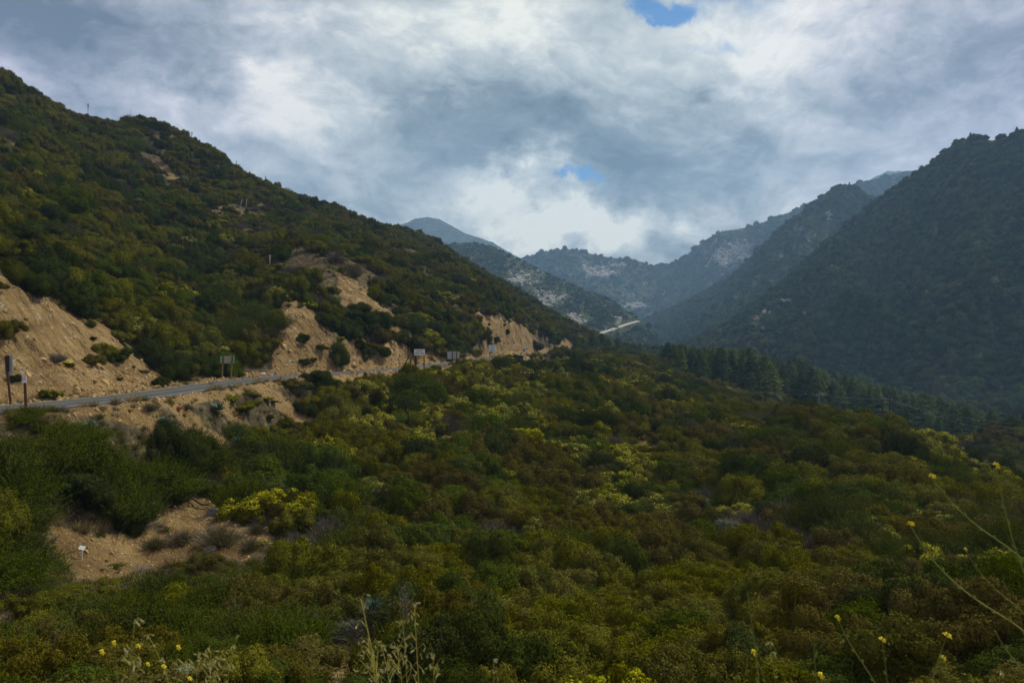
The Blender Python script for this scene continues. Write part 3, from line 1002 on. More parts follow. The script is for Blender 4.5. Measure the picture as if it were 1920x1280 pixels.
def wand_mesh(name, seed, nw, leaves, body, twig='grey', L=0.045, lean=0.75, hgt=1.1, tw=0.006):
    """a bush of thin upright wands with small leaves along them"""
    r = np.random.default_rng(seed)
    ang = r.uniform(0, 2 * np.pi, nw)
    inc = r.uniform(0.0, lean, nw) ** 0.8 * 1.25
    ln = hgt * r.uniform(0.65, 1.1, nw)
    base = np.stack([np.cos(ang), np.sin(ang), np.zeros(nw)], 1) * (r.uniform(0, 0.55, nw) * inc)[:, None]
    dr = np.stack([np.cos(ang) * np.sin(inc), np.sin(ang) * np.sin(inc), np.cos(inc)], 1) + r.normal(size=(nw, 3)) * 0.12
    tipp = base + dr * ln[:, None]
    mid = base + dr * ln[:, None] * 0.5 + r.normal(size=(nw, 3)) * 0.05
    parts = []
    side = np.cross(dr, unit(nw, r)); side /= np.linalg.norm(side, axis=1, keepdims=True) + 1e-9
    for a, b, w0 in ((base, mid, tw * 1.6), (mid, tipp, tw)):
        parts.append((np.stack([a - side * w0, a + side * w0, b], 1), 1))
        parts.append((np.stack([b - side * w0 * 0.8, b + side * w0 * 0.8, a], 1), 1))
    if leaves:
        w = r.integers(0, nw, leaves)
        t = r.uniform(0.25, 1.02, leaves)[:, None]
        p = np.where(t < 0.5, base[w] + (mid[w] - base[w]) * t * 2, mid[w] + (tipp[w] - mid[w]) * (t - 0.5) * 2)
        p = p + r.normal(size=(leaves, 3)) * 0.022
        dd = dr[w] + r.normal(size=(leaves, 3)) * 0.7
        parts.append((tris(p, dd / np.linalg.norm(dd, axis=1, keepdims=True), L, L * 0.32, r, 0.9), 0))
    return soup(name, parts, [LM[body], LM[twig]])


def yucca_mesh(name, seed, n=110, body='yucca'):
    r = np.random.default_rng(seed)
    d = unit(n, r); d[:, 2] = np.abs(d[:, 2]) * 0.9 + 0.06
    d /= np.linalg.norm(d, axis=1, keepdims=True)
    ln = r.uniform(0.8, 1.05, n)[:, None]
    side = np.cross(d, [0, 0, 1.0]); side /= np.linalg.norm(side, axis=1, keepdims=True) + 1e-9
    w = 0.035
    b0 = d * 0.08 + np.array([0, 0, 0.12]); m = d * ln * 0.55 + np.array([0, 0, 0.16]); t = d * ln + np.array([0, 0, 0.10])
    parts = [(np.stack([b0 - side * w, b0 + side * w, m + side * w], 1), 0), (np.stack([b0 - side * w, m + side * w, m - side * w], 1), 0),
             (np.stack([m - side * w, m + side * w, t], 1), 0)]
    return soup(name, parts, [LM[body]])


def pine_crown(name, seed, body, nw=22, width=0.24, L=0.028, gap=0.0):
    """crown of a pine one unit tall: whorls of drooping boughs with needle tufts"""
    r = np.random.default_rng(seed)
    cs, ds = [], []
    for i in range(nw):
        t = i / (nw - 1)
        z = 0.13 + 0.85 * t
        rad = width * (1 - t) ** 0.75 * (0.85 + 0.3 * r.random()) + 0.012
        if t < 0.12: rad *= 0.75
        nb = int(5 + 4 * (1 - t))
        a0 = r.uniform(0, 6.28)
        for k in range(nb):
            if r.random() < gap: continue
            a = a0 + 6.28 * k / nb + r.normal() * 0.18
            ln = rad * r.uniform(0.65, 1.15)
            m = int(10 + 110 * ln / width * 0.8)
            s = r.uniform(0.1, 1, m) ** 0.7
            zz = z + s * ln * (0.25 + 0.5 * t - 0.35 * s) + r.normal(size=m) * 0.008
            wv = r.normal(size=m) * 0.022 * (0.5 + s)
            cs.append(np.stack([np.cos(a) * s * ln - np.sin(a) * wv, np.sin(a) * s * ln + np.cos(a) * wv, zz], 1))
            ds.append(np.tile([np.cos(a) * 0.5, np.sin(a) * 0.5, 0.8], (m, 1)))
    c = np.concatenate(cs); d = np.concatenate(ds)
    T = tris(c, d, L, L * 0.42, r, 0.3)
    return soup(name, [(T, 0)], [LM[body]])


def trunk_mesh(name, h0, h1, r0, r1, bend=0.01, seed=0):
    b = MB()
    rr = random.Random(seed)
    n = 7
    pts = [(rr.gauss(0, bend) * (i > 0), rr.gauss(0, bend) * (i > 0), h0 + (h1 - h0) * i / (n - 1)) for i in range(n)]
    b.tube(pts, [r0 + (r1 - r0) * i / (n - 1) for i in range(n)], 7)
    me = bpy.data.meshes.new(name)
    me.from_pydata(b.v, [], b.f); me.materials.append(M_bark); me.update()
    return me


# kinds of shrub: key -> (description, colour word, list of meshes)
KIND = {}


def kinds():
    K = {}
    K['olive'] = [shrub_mesh('shrub', 101 + i, 34000, 0.028, 'olive', nblob=26 + i * 6, br=(0.19, 0.31), spread=0.92) for i in range(2)]
    K['green'] = [shrub_mesh('shrub', 121 + i, 34000, 0.028, 'green', nblob=30, br=(0.17, 0.30), spread=0.92) for i in range(2)]
    K['deep'] = [shrub_mesh('shrub', 131 + i, 32000, 0.028, 'deep', nblob=24, br=(0.20, 0.32), spread=0.90) for i in range(2)]
    K['brown'] = [shrub_mesh('shrub', 141 + i, 34000, 0.027, 'brown', nblob=36, br=(0.15, 0.26), spread=0.92) for i in range(2)]
    K['tip'] = [shrub_mesh('shrub', 151 + i, 30000, 0.031, 'olive', 'tip', nblob=34, br=(0.14, 0.25), tipfrac=0.55, spread=0.92) for i in range(2)]
    K['chamise'] = [wand_mesh('shrub', 161 + i, 700, 30000, 'green', 'olive', 0.030, 0.9, 1.05, 0.006) for i in range(2)]
    K['straw'] = [wand_mesh('shrub', 171, 700, 5000, 'brown', 'grey', 0.03, 0.95, 0.95, 0.007)]
    K['grey'] = [wand_mesh('shrub', 181, 1100, 2500, 'grey', 'grey', 0.028, 1.0, 0.95, 0.007)]
    K['sage'] = [shrub_mesh('shrub', 191, 24000, 0.028, 'sage', 'grey', nblob=20, br=(0.15, 0.28), tipfrac=0.4)]
    return K


KM = kinds()
ORDER = ['olive', 'green', 'deep', 'brown', 'tip', 'chamise', 'straw', 'grey', 'sage']
FLAT = [(k, j) for k in ORDER for j in range(len(KM[k]))]
FIRST = {}
for i, (k, j) in enumerate(FLAT):
    FIRST.setdefault(k, []).append(i)

# ------------------------------------------------------------------ where shrubs stand
# patches of one kind of shrub, found on the slope (pixel, radius in pixels, kind, weight)
PATCH = [(650, 840, 60, 'tip', 3), (750, 850, 55, 'tip', 3), (800, 860, 40, 'tip', 3), (600, 850, 30, 'tip', 2), (850, 715, 60, 'tip', 2), (1000, 725, 110, 'tip', 2), (930, 770, 70, 'tip', 2), (1060, 700, 60, 'tip', 1.5),
         (1150, 800, 50, 'tip', 3), (1180, 885, 36, 'tip', 4), (1100, 935, 60, 'tip', 5), (1190, 985, 55, 'tip', 4), (1240, 760, 60, 'tip', 2.5), (1000, 790, 50, 'tip', 2), (860, 760, 40, 'tip', 2), (1300, 790, 50, 'tip', 1.5),
         (1450, 1115, 55, 'tip', 4), (1540, 1140, 40, 'tip', 4), (1430, 1190, 40, 'tip', 2), (520, 805, 40, 'tip', 4), (1370, 1190, 30, 'tip', 2), (1650, 880, 40, 'tip', 2), (1780, 880, 50, 'tip', 3), (1840, 890, 40, 'tip', 3),
         (530, 515, 18, 'tip', 3), (320, 570, 25, 'tip', 4), (310, 640, 30, 'tip', 4), (430, 520, 30, 'tip', 2), (300, 690, 25, 'tip', 4), (510, 560, 25, 'tip', 2), (700, 580, 20, 'tip', 1),
         (870, 875, 80, 'brown', 3), (800, 930, 60, 'brown', 2), (1080, 1030, 80, 'brown', 3), (1230, 1110, 90, 'brown', 3), (1600, 905, 130, 'brown', 1.5), (1700, 1050, 120, 'brown', 1.5), (1750, 980, 120, 'brown', 2), (1560, 1240, 80, 'brown', 2), (900, 1210, 60, 'brown', 2),
         (1700, 1130, 80, 'brown', 2), (1850, 1000, 80, 'brown', 2), (300, 420, 80, 'brown', 1), (1400, 900, 70, 'brown', 1.2), (1000, 900, 40, 'brown', 1),
         (850, 1000, 90, 'green', 5), (930, 960, 50, 'green', 5), (500, 905, 90, 'green', 5), (740, 1000, 60, 'olive', 3), (680, 790, 60, 'green', 2), (970, 1080, 70, 'deep', 2), (1090, 790, 60, 'deep', 3), (1440, 930, 70, 'deep', 2), (1120, 1150, 50, 'deep', 2),
         (60, 900, 140, 'chamise', 3), (200, 860, 140, 'chamise', 3), (40, 1010, 90, 'chamise', 8), (300, 900, 110, 'chamise', 5), (200, 960, 90, 'chamise', 6), (560, 1010, 60, 'chamise', 2), (420, 900, 60, 'chamise', 3),
         (1380, 1040, 90, 'grey', 3), (1450, 1020, 60, 'grey', 3), (250, 1120, 60, 'grey', 3), (600, 940, 24, 'grey', 2), (640, 760, 24, 'grey', 2), (1370, 800, 50, 'grey', 2), (1500, 860, 60, 'grey', 1), (1300, 1000, 30, 'grey', 2), (1130, 880, 30, 'grey', 2), (950, 735, 30, 'grey', 1.5), (430, 1170, 60, 'grey', 2),
         (420, 1000, 50, 'straw', 5), (560, 1080, 40, 'straw', 3), (150, 1180, 120, 'straw', 3), (380, 1120, 90, 'straw', 3), (230, 1100, 60, 'straw', 2), (500, 1150, 70, 'brown', 2), (350, 1220, 90, 'straw', 2), (60, 1230, 80, 'chamise', 2),
         (680, 1175, 40, 'sage', 6), (640, 935, 26, 'sage', 5), (560, 1060, 40, 'sage', 4), (500, 1240, 60, 'sage', 4), (1580, 1105, 30, 'sage', 4), (1350, 1010, 40, 'sage', 2), (1470, 1240, 40, 'sage', 2), (740, 1200, 30, 'grey', 2)]
PW = []
for (u, v, rp, k, w) in PATCH:
    p = hit(u, v)
    if p is not None:
        PW.append((p.x, p.y, rp * p.y / F * 1.0, rp * p.y / F * 3.0, ORDER.index(k), w))


def pick_kind(x, y, r):
    n = len(x)
    base = np.array([2.6, 0.85, 1.25, 0.75, 0.22, 0.4, 0.18, 0.45, 0.06])
    Wt = np.tile(base, (n, 1))
    for k in range(9):
        f = fbm(x / 15 + k * 13.7, y / 22 - k * 5.1, 2, 200 + k)
        Wt[:, k] *= np.exp(f * 6.0)
    hill = sstep(y, 90, 150)
    Wt[:, 5] *= 1 - 0.7 * hill
    Wt[:, 4] *= 1 - 0.5 * (x < -30) * hill
    near = y < 40
    Wt[:, 4] *= np.where(near & (x < 0), 0.15, 1)
    for (px_, py_, rx, ry, k, w) in PW:
        g = np.exp(-((x - px_) / rx) ** 2 - ((y - py_) / ry) ** 2)
        Wt[:, k] += w * (2.6 if k == 4 else 2.2) * g
    Wt /= Wt.sum(1, keepdims=True)
    c = Wt.cumsum(1)
    return (r.random((n, 1)) > c).sum(1).clip(0, 8)


def scatter(y0, y1, spx, spy, xlim, size, r, keepf=None):
    """jittered grid of stems in a belt of distance"""
    xs = np.arange(xlim[0], xlim[1], spx); ys = np.arange(y0, y1, spy)
    X, Y = np.meshgrid(xs, ys)
    X = X + (np.arange(len(ys)) % 2)[:, None] * spx / 2
    X = (X + r.uniform(-0.46, 0.46, X.shape) * spx).ravel(); Y = (Y + r.uniform(-0.46, 0.46, Y.shape) * spy).ravel()
    Z = Hg(X, Y)
    s = size * np.exp(r.normal(size=len(X)) * 0.32)
    return X, Y, Z, s


rs = np.random.default_rng(42)
belts = []
for (y0, y1, sp, size, xl, xr) in [(13, 26, 1.25, 1.10, -34, 34), (26, 45, 1.5, 1.42, -50, 52), (45, 80, 1.75, 1.7, -88, 84), (80, 140, 2.1, 1.95, -150, 135),
                                   (140, 230, 2.5, 2.0, -240, 225), (230, 360, 3.1, 2.4, -330, 300), (360, 600, 4.2, 3.1, -420, 330)]:
    belts.append(scatter(y0, y1, sp, sp, (xl, xr), size, rs))
SX, SY, SZ, SS = [np.concatenate([b[i] for b in belts]) for i in range(4)]
u_, v_ = proj(SX, SY, SZ)
ok = (np.abs(SX) < 0.95 * SY + 14)
d_, _l = road_near(SX, SY)
ok &= d_ > 3.4 + SS * 0.4
br_ = bare(SX, SY, SZ)
# keep the crown's width clear of the bare ground too
br2 = np.maximum(bare(SX + SS * 0.55, SY, Hg(SX + SS * 0.55, SY)), bare(SX - SS * 0.55, SY, Hg(SX - SS * 0.55, SY)))
br2 = np.maximum(br2, bare(SX, SY + SS * 0.5, Hg(SX, SY + SS * 0.5)))
rr = rs.random(len(SX))
ok &= ~((br_ > 0.3) & (rr > (1 - br_) * 0.5 + np.where(SZ > -3.5, 0.20, 0.10)))
ok &= ~((br2 > 0.6) & (br_ <= 0.3) & (rr > np.where(SY < 100, 0.4, 0.7)))
inb = br_ > 0.3
SS = np.where(inb, SS * rs.uniform(0.22, 0.62, len(SS)), SS)
# thin, dry places on the hill
thin = fbm(SX / 26, SY / 34, 4, 77)
ok &= ~((SX < -20) & (SZ > 2) & (thin > 0.27) & (rs.random(len(SX)) < 0.7))
ok &= ~((thin > 0.36) & (SY < 300) & (SX > -20) & (rs.random(len(SX)) < 0.35))
# not in the pine stand nor on the mountain side of the valley
stand = (SY > 215) & (u_ > 1225) & (v_ > 640)
ok &= ~(stand & (SY > 300)) | (u_ < 1225)
ok &= ~((SY > 500) & (u_ > 1180))
ok &= ~((rs.random(len(SX)) < 0.06) & (SY < 150))
# a wash of open ground by the camera
ok &= ~((SY < 16) & (np.abs(SX) < 3))
SX, SY, SZ, SS = SX[ok], SY[ok], SZ[ok], SS[ok]
SS = np.where(SZ > 8, np.minimum(SS * 0.85, 2.6), SS * 0.95)
SS = 1.1 * SS * np.exp(0.55 * fbm(SX / 8, SY / 11, 2, 333)) * np.where(rs.random(len(SX)) < 0.15, 1.6, 1.04)
SS = np.minimum(SS, np.interp(SY, [15, 45, 80], [1.5, 2.1, 3.0]))
SK = pick_kind(SX, SY, rs)
tall = 0.80 + 0.95 * rs.random(len(SX)) ** 1.3
SH = SS * tall * np.where(np.isin(SK, [6, 7, 8]), 0.72, 1.0) * 0.82
SS = SS * np.where(np.isin(SK, [6, 7, 8]), 0.78, 1.0)
SR = rs.uniform(0, 2 * np.pi, len(SX))
SI = np.array([FIRST[ORDER[k]][rs.integers(0, len(FIRST[ORDER[k]]))] for k in SK])

# shrubs that stand out in the photograph: pixel of the base, width in pixels, kind
HEROES = [(120, 400, 100, 'green'), (195, 668, 56, 'olive'), (65, 555, 80, 'deep'), (610, 612, 50, 'deep'), (645, 625, 44, 'deep'), (665, 618, 40, 'deep'), (700, 630, 44, 'deep'), (690, 608, 44, 'deep'), (650, 600, 40, 'deep'), (716, 668, 32, 'deep'), (752, 640, 40, 'deep'), (768, 655, 40, 'deep'), (690, 668, 34, 'deep'), (568, 640, 28, 'deep'), (570, 684, 22, 'deep'),
          (637, 642, 22, 'tip'), (862, 664, 50, 'deep'), (930, 645, 20, 'deep'), (1005, 655, 30, 'deep'), (950, 625, 16, 'deep'), (175, 640, 10, 'deep'), (105, 680, 40, 'grey'), (28, 716, 24, 'deep'), (275, 700, 14, 'straw'), (175, 720, 14, 'straw'),
          (305, 805, 40, 'chamise'), (280, 770, 36, 'straw'), (350, 770, 26, 'straw'), (600, 745, 40, 'grey'), (560, 745, 34, 'straw'), (250, 690, 10, 'straw'),
          (410, 1020, 90, 'straw'), (470, 1030, 50, 'straw'), (340, 1020, 50, 'straw'), (290, 1030, 50, 'straw'), (390, 1075, 80, 'brown'), (500, 930, 150, 'green'), (590, 900, 70, 'green'), (1085, 820, 110, 'deep'), (480, 1000, 40, 'straw'), (255, 1125, 60, 'grey'), (90, 1130, 60, 'chamise'),
          (870, 800, 30, 'grey'), (1240, 830, 40, 'olive'), (845, 1040, 110, 'green'), (920, 1050, 90, 'green'), (760, 1010, 90, 'olive'), (880, 905, 90, 'brown'), (1115, 975, 80, 'tip'), (1045, 960, 50, 'brown'), (1070, 1080, 90, 'brown'), (20, 1075, 130, 'chamise'), (25, 985, 130, 'chamise')]
HX = []
for (u, v, w, k) in HEROES:
    p = hit(u, v)
    if p is None: continue
    s = w * p.y / F / 2
    HX.append((p.x, p.y, p.z, s * 1.05, s * 0.95, FIRST[k][0], ORDER.index(k)))
HX = np.array(HX)
# make room for them
dmin = np.min(np.hypot(SX[:, None] - HX[None, :, 0], SY[:, None] - HX[None, :, 1]) / HX[None, :, 3], axis=1)
kp = dmin > 0.62
SX, SY, SZ, SS, SH, SR, SI, SK = [a[kp] for a in (SX, SY, SZ, SS, SH, SR, SI, SK)]
nh = len(HX)
SX = np.concatenate([HX[:, 0], SX]); SY = np.concatenate([HX[:, 1], SY]); SZ = np.concatenate([HX[:, 2], SZ])
SS = np.concatenate([HX[:, 3], SS]); SH = np.concatenate([HX[:, 4], SH]); SI = np.concatenate([HX[:, 5].astype(int), SI]); SK = np.concatenate([HX[:, 6].astype(int), SK])
SR = np.concatenate([rs.uniform(0, 6.28, nh), SR])
# places where the growth is low, so that what lies behind shows
fu, fv = proj(SX, SY, SZ)
for poly, k in (([(80, 1030), (530, 1015), (540, 1120), (80, 1140)], 0.26), ([(300, 745), (600, 715), (600, 800), (450, 860), (330, 850)], 0.6), ([(-60, 755), (350, 735), (350, 850), (-60, 880)], 0.6), ([(1185, 800), (1240, 795), (1235, 870), (1225, 905), (1180, 905)], 0.28), ([(330, 800), (470, 830), (430, 890), (370, 870)], 0.4), ([(480, 740), (600, 790), (600, 830), (500, 790)], 0.4),
                ([(670, 935), (735, 925), (735, 985), (705, 1020), (660, 1010)], 0.3), ([(560, 1240), (720, 1240), (730, 1420), (540, 1420)], 0.4), ([(-100, 1120), (560, 1110), (620, 1420), (-200, 1420)], 0.75),
                ([(560, 700), (1040, 672), (1040, 700), (560, 735)], 0.6), ([(370, 715), (560, 700), (560, 765), (370, 775)], 0.45), ([(365, 930), (450, 930), (455, 1015), (365, 1015)], 0.3), ([(1320, 1170), (1420, 1180), (1420, 1230), (1320, 1230)], 0.5)):
    mk = in_poly(fu, fv, poly)
    mk[:nh] = False
    SH = np.where(mk, SH * k, SH); SS = np.where(mk, SS * (0.4 + 0.6 * k), SS)
SU, SV = proj(SX, SY, SZ + SH * 0.5)
inview = (SU > 10) & (SU < 1910) & (SV > 120) & (SV < 1270)
size_px = np.where(inview, SS / SY, 0)
size_px[:nh] += 1e-3 + 0.02
order = np.argsort(-size_px)
# every kind and shape must be among the single shrubs
pick = list(order[:287])
for i in range(len(FLAT)):
    if not any(SI[p] == i for p in pick):
        c = [p for p in order[287:4000] if SI[p] == i]
        if c: pick.append(c[0])
have = set(pick)
for p in order[287:]:
    if len(pick) >= 300: break
    if p not in have:
        pick.append(p); have.add(p)

WORD = {'olive': ('olive green rounded shrub', 'rounded olive shrubs'), 'green': ('fresh green dense shrub', 'dense green shrubs'), 'deep': ('dark green thick shrub', 'dark green shrubs'),
        'brown': ('brown tinged leafy shrub', 'brown tinged shrubs'), 'tip': ('shrub tipped yellow green', 'yellow tipped shrubs'), 'chamise': ('needle leaved upright green shrub', 'needle leaved shrubs'),
        'straw': ('dry brown wispy shrub', 'dry brown shrubs'), 'grey': ('bare grey twiggy shrub', 'bare grey shrubs'), 'sage': ('pale grey green sage bush', 'sage bushes')}


def place_word(u, v, y):
    if v < 730 and u < 1035 and (u < 860 or v < 690):
        if v < 520: return 'high on the left hillside'
        if u < 345: return 'on the tan road cut at the left'
        if u < 510: return 'in the gully behind the two post sign'
        if u < 800: return 'on the tall tan road cut'
        return 'by the cuts beyond the white signs'
    if u < 345 and v < 1000: return 'on the bank under the road at the left'
    if u < 520 and v < 930: return 'on the bank under the eroded dirt streaks'
    if u < 520 and v < 1085: return 'beside the sandy clearing'
    if u < 330: return 'in front of the clearing near the yellow flowers'
    if u < 600 and v > 1085: return 'left of the small dirt patch at the bottom'
    if u < 760 and v > 1085: return 'round the small dirt patch at the bottom'
    if u < 760 and v > 900: return 'by the short sandy trail end'
    if u < 1000 and v < 760: return 'on the slope just under the white signs'
    if u < 1000 and v < 900: return 'on the slope between signs and gully'
    if u < 1000 and v < 1060: return 'on the bright green spur in the middle'
    if u < 1300 and v > 1060: return 'in the deep gully at bottom centre'
    if u < 1300 and v > 900: return 'below the winding footpath'
    if u < 1300: return 'near the winding footpath'
    if v < 860: return 'along the crest in front of the pines'
    if v < 1000: return 'on the right shoulder of the slope'
    if v < 1120: return 'on the lower right slope'
    return 'in the bottom right corner'


def size_word(s, y):
    return 'small' if s < 0.75 else ('broad' if s > 1.6 else ('large' if s > 1.2 else 'middling'))


base_obj = {}
FLATM = [KM[k][j] for (k, j) in FLAT]
placed = set()
labels = {}
for p in pick:
    i = int(SI[p])
    if i in base_obj:
        o = base_obj[i].copy()
        col.objects.link(o)
    else:
        o = link('shrub', FLATM[i])
        base_obj[i] = o
    o.name = 'shrub'
    o.location = (SX[p], SY[p], SZ[p] - 0.06 * SS[p])
    o.rotation_euler = (rs.normal() * 0.1, rs.normal() * 0.1, SR[p])
    an_ = rs.uniform(0.8, 1.28)
    o.scale = (SS[p] * an_, SS[p] / an_, SH[p])
    k = ORDER[int(SK[p])]
    lab = size_word(SS[p], SY[p]) + ' ' + WORD[k][0] + ' ' + place_word(SU[p], SV[p], SY[p])
    tag(o, lab, 'shrub', WORD[k][1] + ' ' + place_word(SU[p], SV[p], SY[p]))
    placed.add(int(p))

restm = np.array([q not in placed for q in range(len(SX))])


# ------------------------------------------------------------------ masses of plants drawn by geometry nodes
def instancer(name, P, rot, scl, ids, sources):
    """one object: points carrying a rotation, a scale and which plant grows there"""
    me = bpy.data.meshes.new(name)
    n = len(P)
    me.vertices.add(n)
    me.vertices.foreach_set('co', np.asarray(P, np.float32).ravel())
    for an, av in (('rotv', rot), ('sclv', scl)):
        a = me.attributes.new(an, 'FLOAT_VECTOR', 'POINT')
        a.data.foreach_set('vector', np.asarray(av, np.float32).ravel())
    a = me.attributes.new('which', 'INT', 'POINT')
    a.data.foreach_set('value', np.asarray(ids, np.int32))
    o = link(name, me)
    ng = bpy.data.node_groups.new(name, 'GeometryNodeTree')
    ng.interface.new_socket('Geometry', in_out='INPUT', socket_type='NodeSocketGeometry')
    ng.interface.new_socket('Geometry', in_out='OUTPUT', socket_type='NodeSocketGeometry')
    N = ng.nodes
    gi, go = N.new('NodeGroupInput'), N.new('NodeGroupOutput')

    def attr(nm, t):
        q = N.new('GeometryNodeInputNamedAttribute')
        q.data_type = t
        q.inputs['Name'].default_value = nm
        return q.outputs['Attribute']
    wh, ro, sc = attr('which', 'INT'), attr('rotv', 'FLOAT_VECTOR'), attr('sclv', 'FLOAT_VECTOR')
    e2r = N.new('FunctionNodeEulerToRotation')
    ng.links.new(ro, e2r.inputs[0])
    jn = N.new('GeometryNodeJoinGeometry')
    for i, s in enumerate(sources):
        if not (np.asarray(ids) == i).any():
            continue
        oi = N.new('GeometryNodeObjectInfo')
        oi.transform_space = 'ORIGINAL'
        oi.inputs['Object'].default_value = s
        oi.inputs['As Instance'].default_value = False
        cmpn = N.new('FunctionNodeCompare')
        cmpn.data_type = 'INT'; cmpn.operation = 'EQUAL'
        ng.links.new(wh, cmpn.inputs[2]); cmpn.inputs[3].default_value = i
        ip = N.new('GeometryNodeInstanceOnPoints')
        ng.links.new(gi.outputs[0], ip.inputs['Points'])
        ng.links.new(cmpn.outputs[0], ip.inputs['Selection'])
        ng.links.new(oi.outputs['Geometry'], ip.inputs['Instance'])
        ng.links.new(e2r.outputs[0], ip.inputs['Rotation'])
        ng.links.new(sc, ip.inputs['Scale'])
        ng.links.new(ip.outputs[0], jn.inputs[0])
    ng.links.new(jn.outputs[0], go.inputs[0])
    md = o.modifiers.new('plants', 'NODES')
    md.node_group = ng
    return o


q = restm
P = np.stack([SX[q], SY[q], SZ[q] - 0.06 * SS[q]], -1)
rot = np.stack([rs.normal(size=q.sum()) * 0.13, rs.normal(size=q.sum()) * 0.13, SR[q]], -1)
ani = rs.uniform(0.78, 1.3, q.sum())
scl = np.stack([SS[q] * ani, SS[q] / ani, SH[q]], -1)
chap = instancer('brush', P, rot, scl, SI[q], [base_obj.get(i) for i in range(len(FLAT))])
tag(chap, 'dense brush of mixed olive, green and brown shrubs covering the slopes', 'brush', kind='stuff')
print('shrubs', len(SX))

# low growth between the shrubs and on the bare ground
NT_ = 30000
tx = rs.uniform(-1.0, 1.0, NT_ * 3); ty = np.exp(rs.uniform(math.log(16), math.log(330), NT_ * 3))
tx = tx * (0.85 * ty + 8)
tz = Hg(tx, ty)
tb = bare(tx, ty, tz)
td, _l = road_near(tx, ty)
edge = ((td > 3.1) & (td < 6.0))
clump = fbm(tx / 2.5, ty / 2.5, 3, 301)
tk = ((tb < 0.3) | (edge & (proj(tx, ty, tz)[0] > 430) & (rs.random(len(tx)) < 0.9)) | (rs.random(len(tx)) < 0.11 * (clump > 0.05)) | (edge & (clump > -0.1))) & (td > 3.05)
tk &= (fbm(tx / 5, ty / 5, 2, 300) > -0.25) | (tb > 0.3) | edge
tx, ty, tz, tb = tx[tk][:NT_], ty[tk][:NT_], tz[tk][:NT_], tb[tk][:NT_]
tuft = [wand_mesh('tuft', 301, 70, 60, 'straw', 'straw', 0.05, 0.8, 1.0, 0.02), wand_mesh('tuft', 302, 60, 300, 'olive', 'olive', 0.06, 0.9, 0.8, 0.02), wand_mesh('tuft', 303, 60, 200, 'brown', 'grey', 0.05, 1.0, 0.7, 0.015)]
tbase = []
tw = ['dry straw coloured grass tuft beside the roadside bank', 'low green tuft growing beside the roadside bank', 'small brown weed growing beside the roadside bank']
for i, m in enumerate(tuft):
    p = hit([395, 500, 215][i], [722, 716, 770][i])
    o = link('grass_tuft', m)
    o.location = p; o.scale = (0.5, 0.5, 0.5)
    tag(o, tw[i], 'grass tuft')
    tbase.append(o)
ti = np.where(tb > 0.3, rs.choice([0, 1, 2], len(tx), p=[0.35, 0.3, 0.35]), rs.choice([0, 1, 2], len(tx), p=[0.4, 0.35, 0.25]))
ts = np.where(tb > 0.3, rs.uniform(0.12, 0.45, len(tx)), rs.uniform(0.3, 0.7, len(tx))) * np.clip(ty / 40, 0.5, 1.0) * np.clip(ty / 120, 1.0, 2.0)
low = instancer('undergrowth', np.stack([tx, ty, tz - 0.02], -1), np.stack([0 * tx, 0 * tx, rs.uniform(0, 6.28, len(tx))], -1), np.stack([ts, ts, ts], -1), ti, tbase)
tag(low, 'dry grass and low weeds between the shrubs', 'undergrowth', kind='stuff')

# ------------------------------------------------------------------ pines of the stand
PC = [pine_crown('crown', 501, 'pine', 24, 0.30), pine_crown('crown', 502, 'pine', 20, 0.34, gap=0.12), pine_crown('crown', 503, 'pine2', 22, 0.33, gap=0.06)]
PT = [trunk_mesh('trunk', -0.03, 0.96, 0.016, 0.003, 0.003, 5 + i) for i in range(3)]
pines = []
pine_pts = []
rp = np.random.default_rng(5)
# stand between the brow and the foot of the mountain
for _ in range(6000):
    if len(pine_pts) >= 270: break
    u = rp.uniform(1236, 1868); Y = rp.uniform(225, 420)
    top = np.interp(u, [1235, 1250, 1300, 1400, 1480, 1540, 1600, 1680, 1750, 1870], [648, 643, 650, 652, 662, 690, 705, 728, 742, 778])
    bot = np.interp(u, [1235, 1330, 1420, 1560, 1700, 1800, 1870], [688, 718, 748, 786, 822, 850, 870])
    x = (u - CX) / F * Y
    z = float(Hg(x, Y)[0])
    vb = CY - z / Y * F
    if vb > bot: continue
    h = rp.uniform(9.0, 17.5)
    vt = CY - (z + h) / Y * F
    if vt < top - 3:
        h = (CY - top) / F * Y - z + rp.uniform(-1.5, 0.8)
        if h < 8.5: continue
    if any((x - a[0]) ** 2 + (Y - a[1]) ** 2 < 3.7 ** 2 for a in pine_pts): continue
    pine_pts.append((x, Y, z, h, u))
# single pines beyond the road bend
for (u, vb, vt, Y) in [(1110, 664, 622, 0), (1094, 663, 630, 0), (1128, 665, 624, 0), (1140, 666, 632, 0), (1158, 667, 632, 0), (1200, 668, 643, 0), (1216, 671, 655, 0), (1078, 662, 634, 0), (1226, 674, 655, 0), (1120, 664, 634, 0)]:
    Y = hit(u, vb).y
    x = (u - CX) / F * Y
    z = float(Hg(x, Y)[0])
    pine_pts.append((x, Y, z - 0.2, max(6.0, (CY - vt) / F * Y - z), u))
proto = {}


def pine_where(u, Y):
    if u < 1230: return ('beyond the road bend under the hill nose', 'pines beyond the road bend')
    b = 'front' if Y < 280 else ('middle' if Y < 345 else 'back')
    if u < 1400: return ('in the %s of the stand near the grey pavement' % b, 'pines of the stand')
    if u < 1560: return ('in the %s of the stand left of the poles' % b, 'pines of the stand')
    if u < 1720: return ('in the %s of the stand behind the twin poles' % b, 'pines of the stand')
    return ('in the %s of the stand at its low right end' % b, 'pines of the stand')


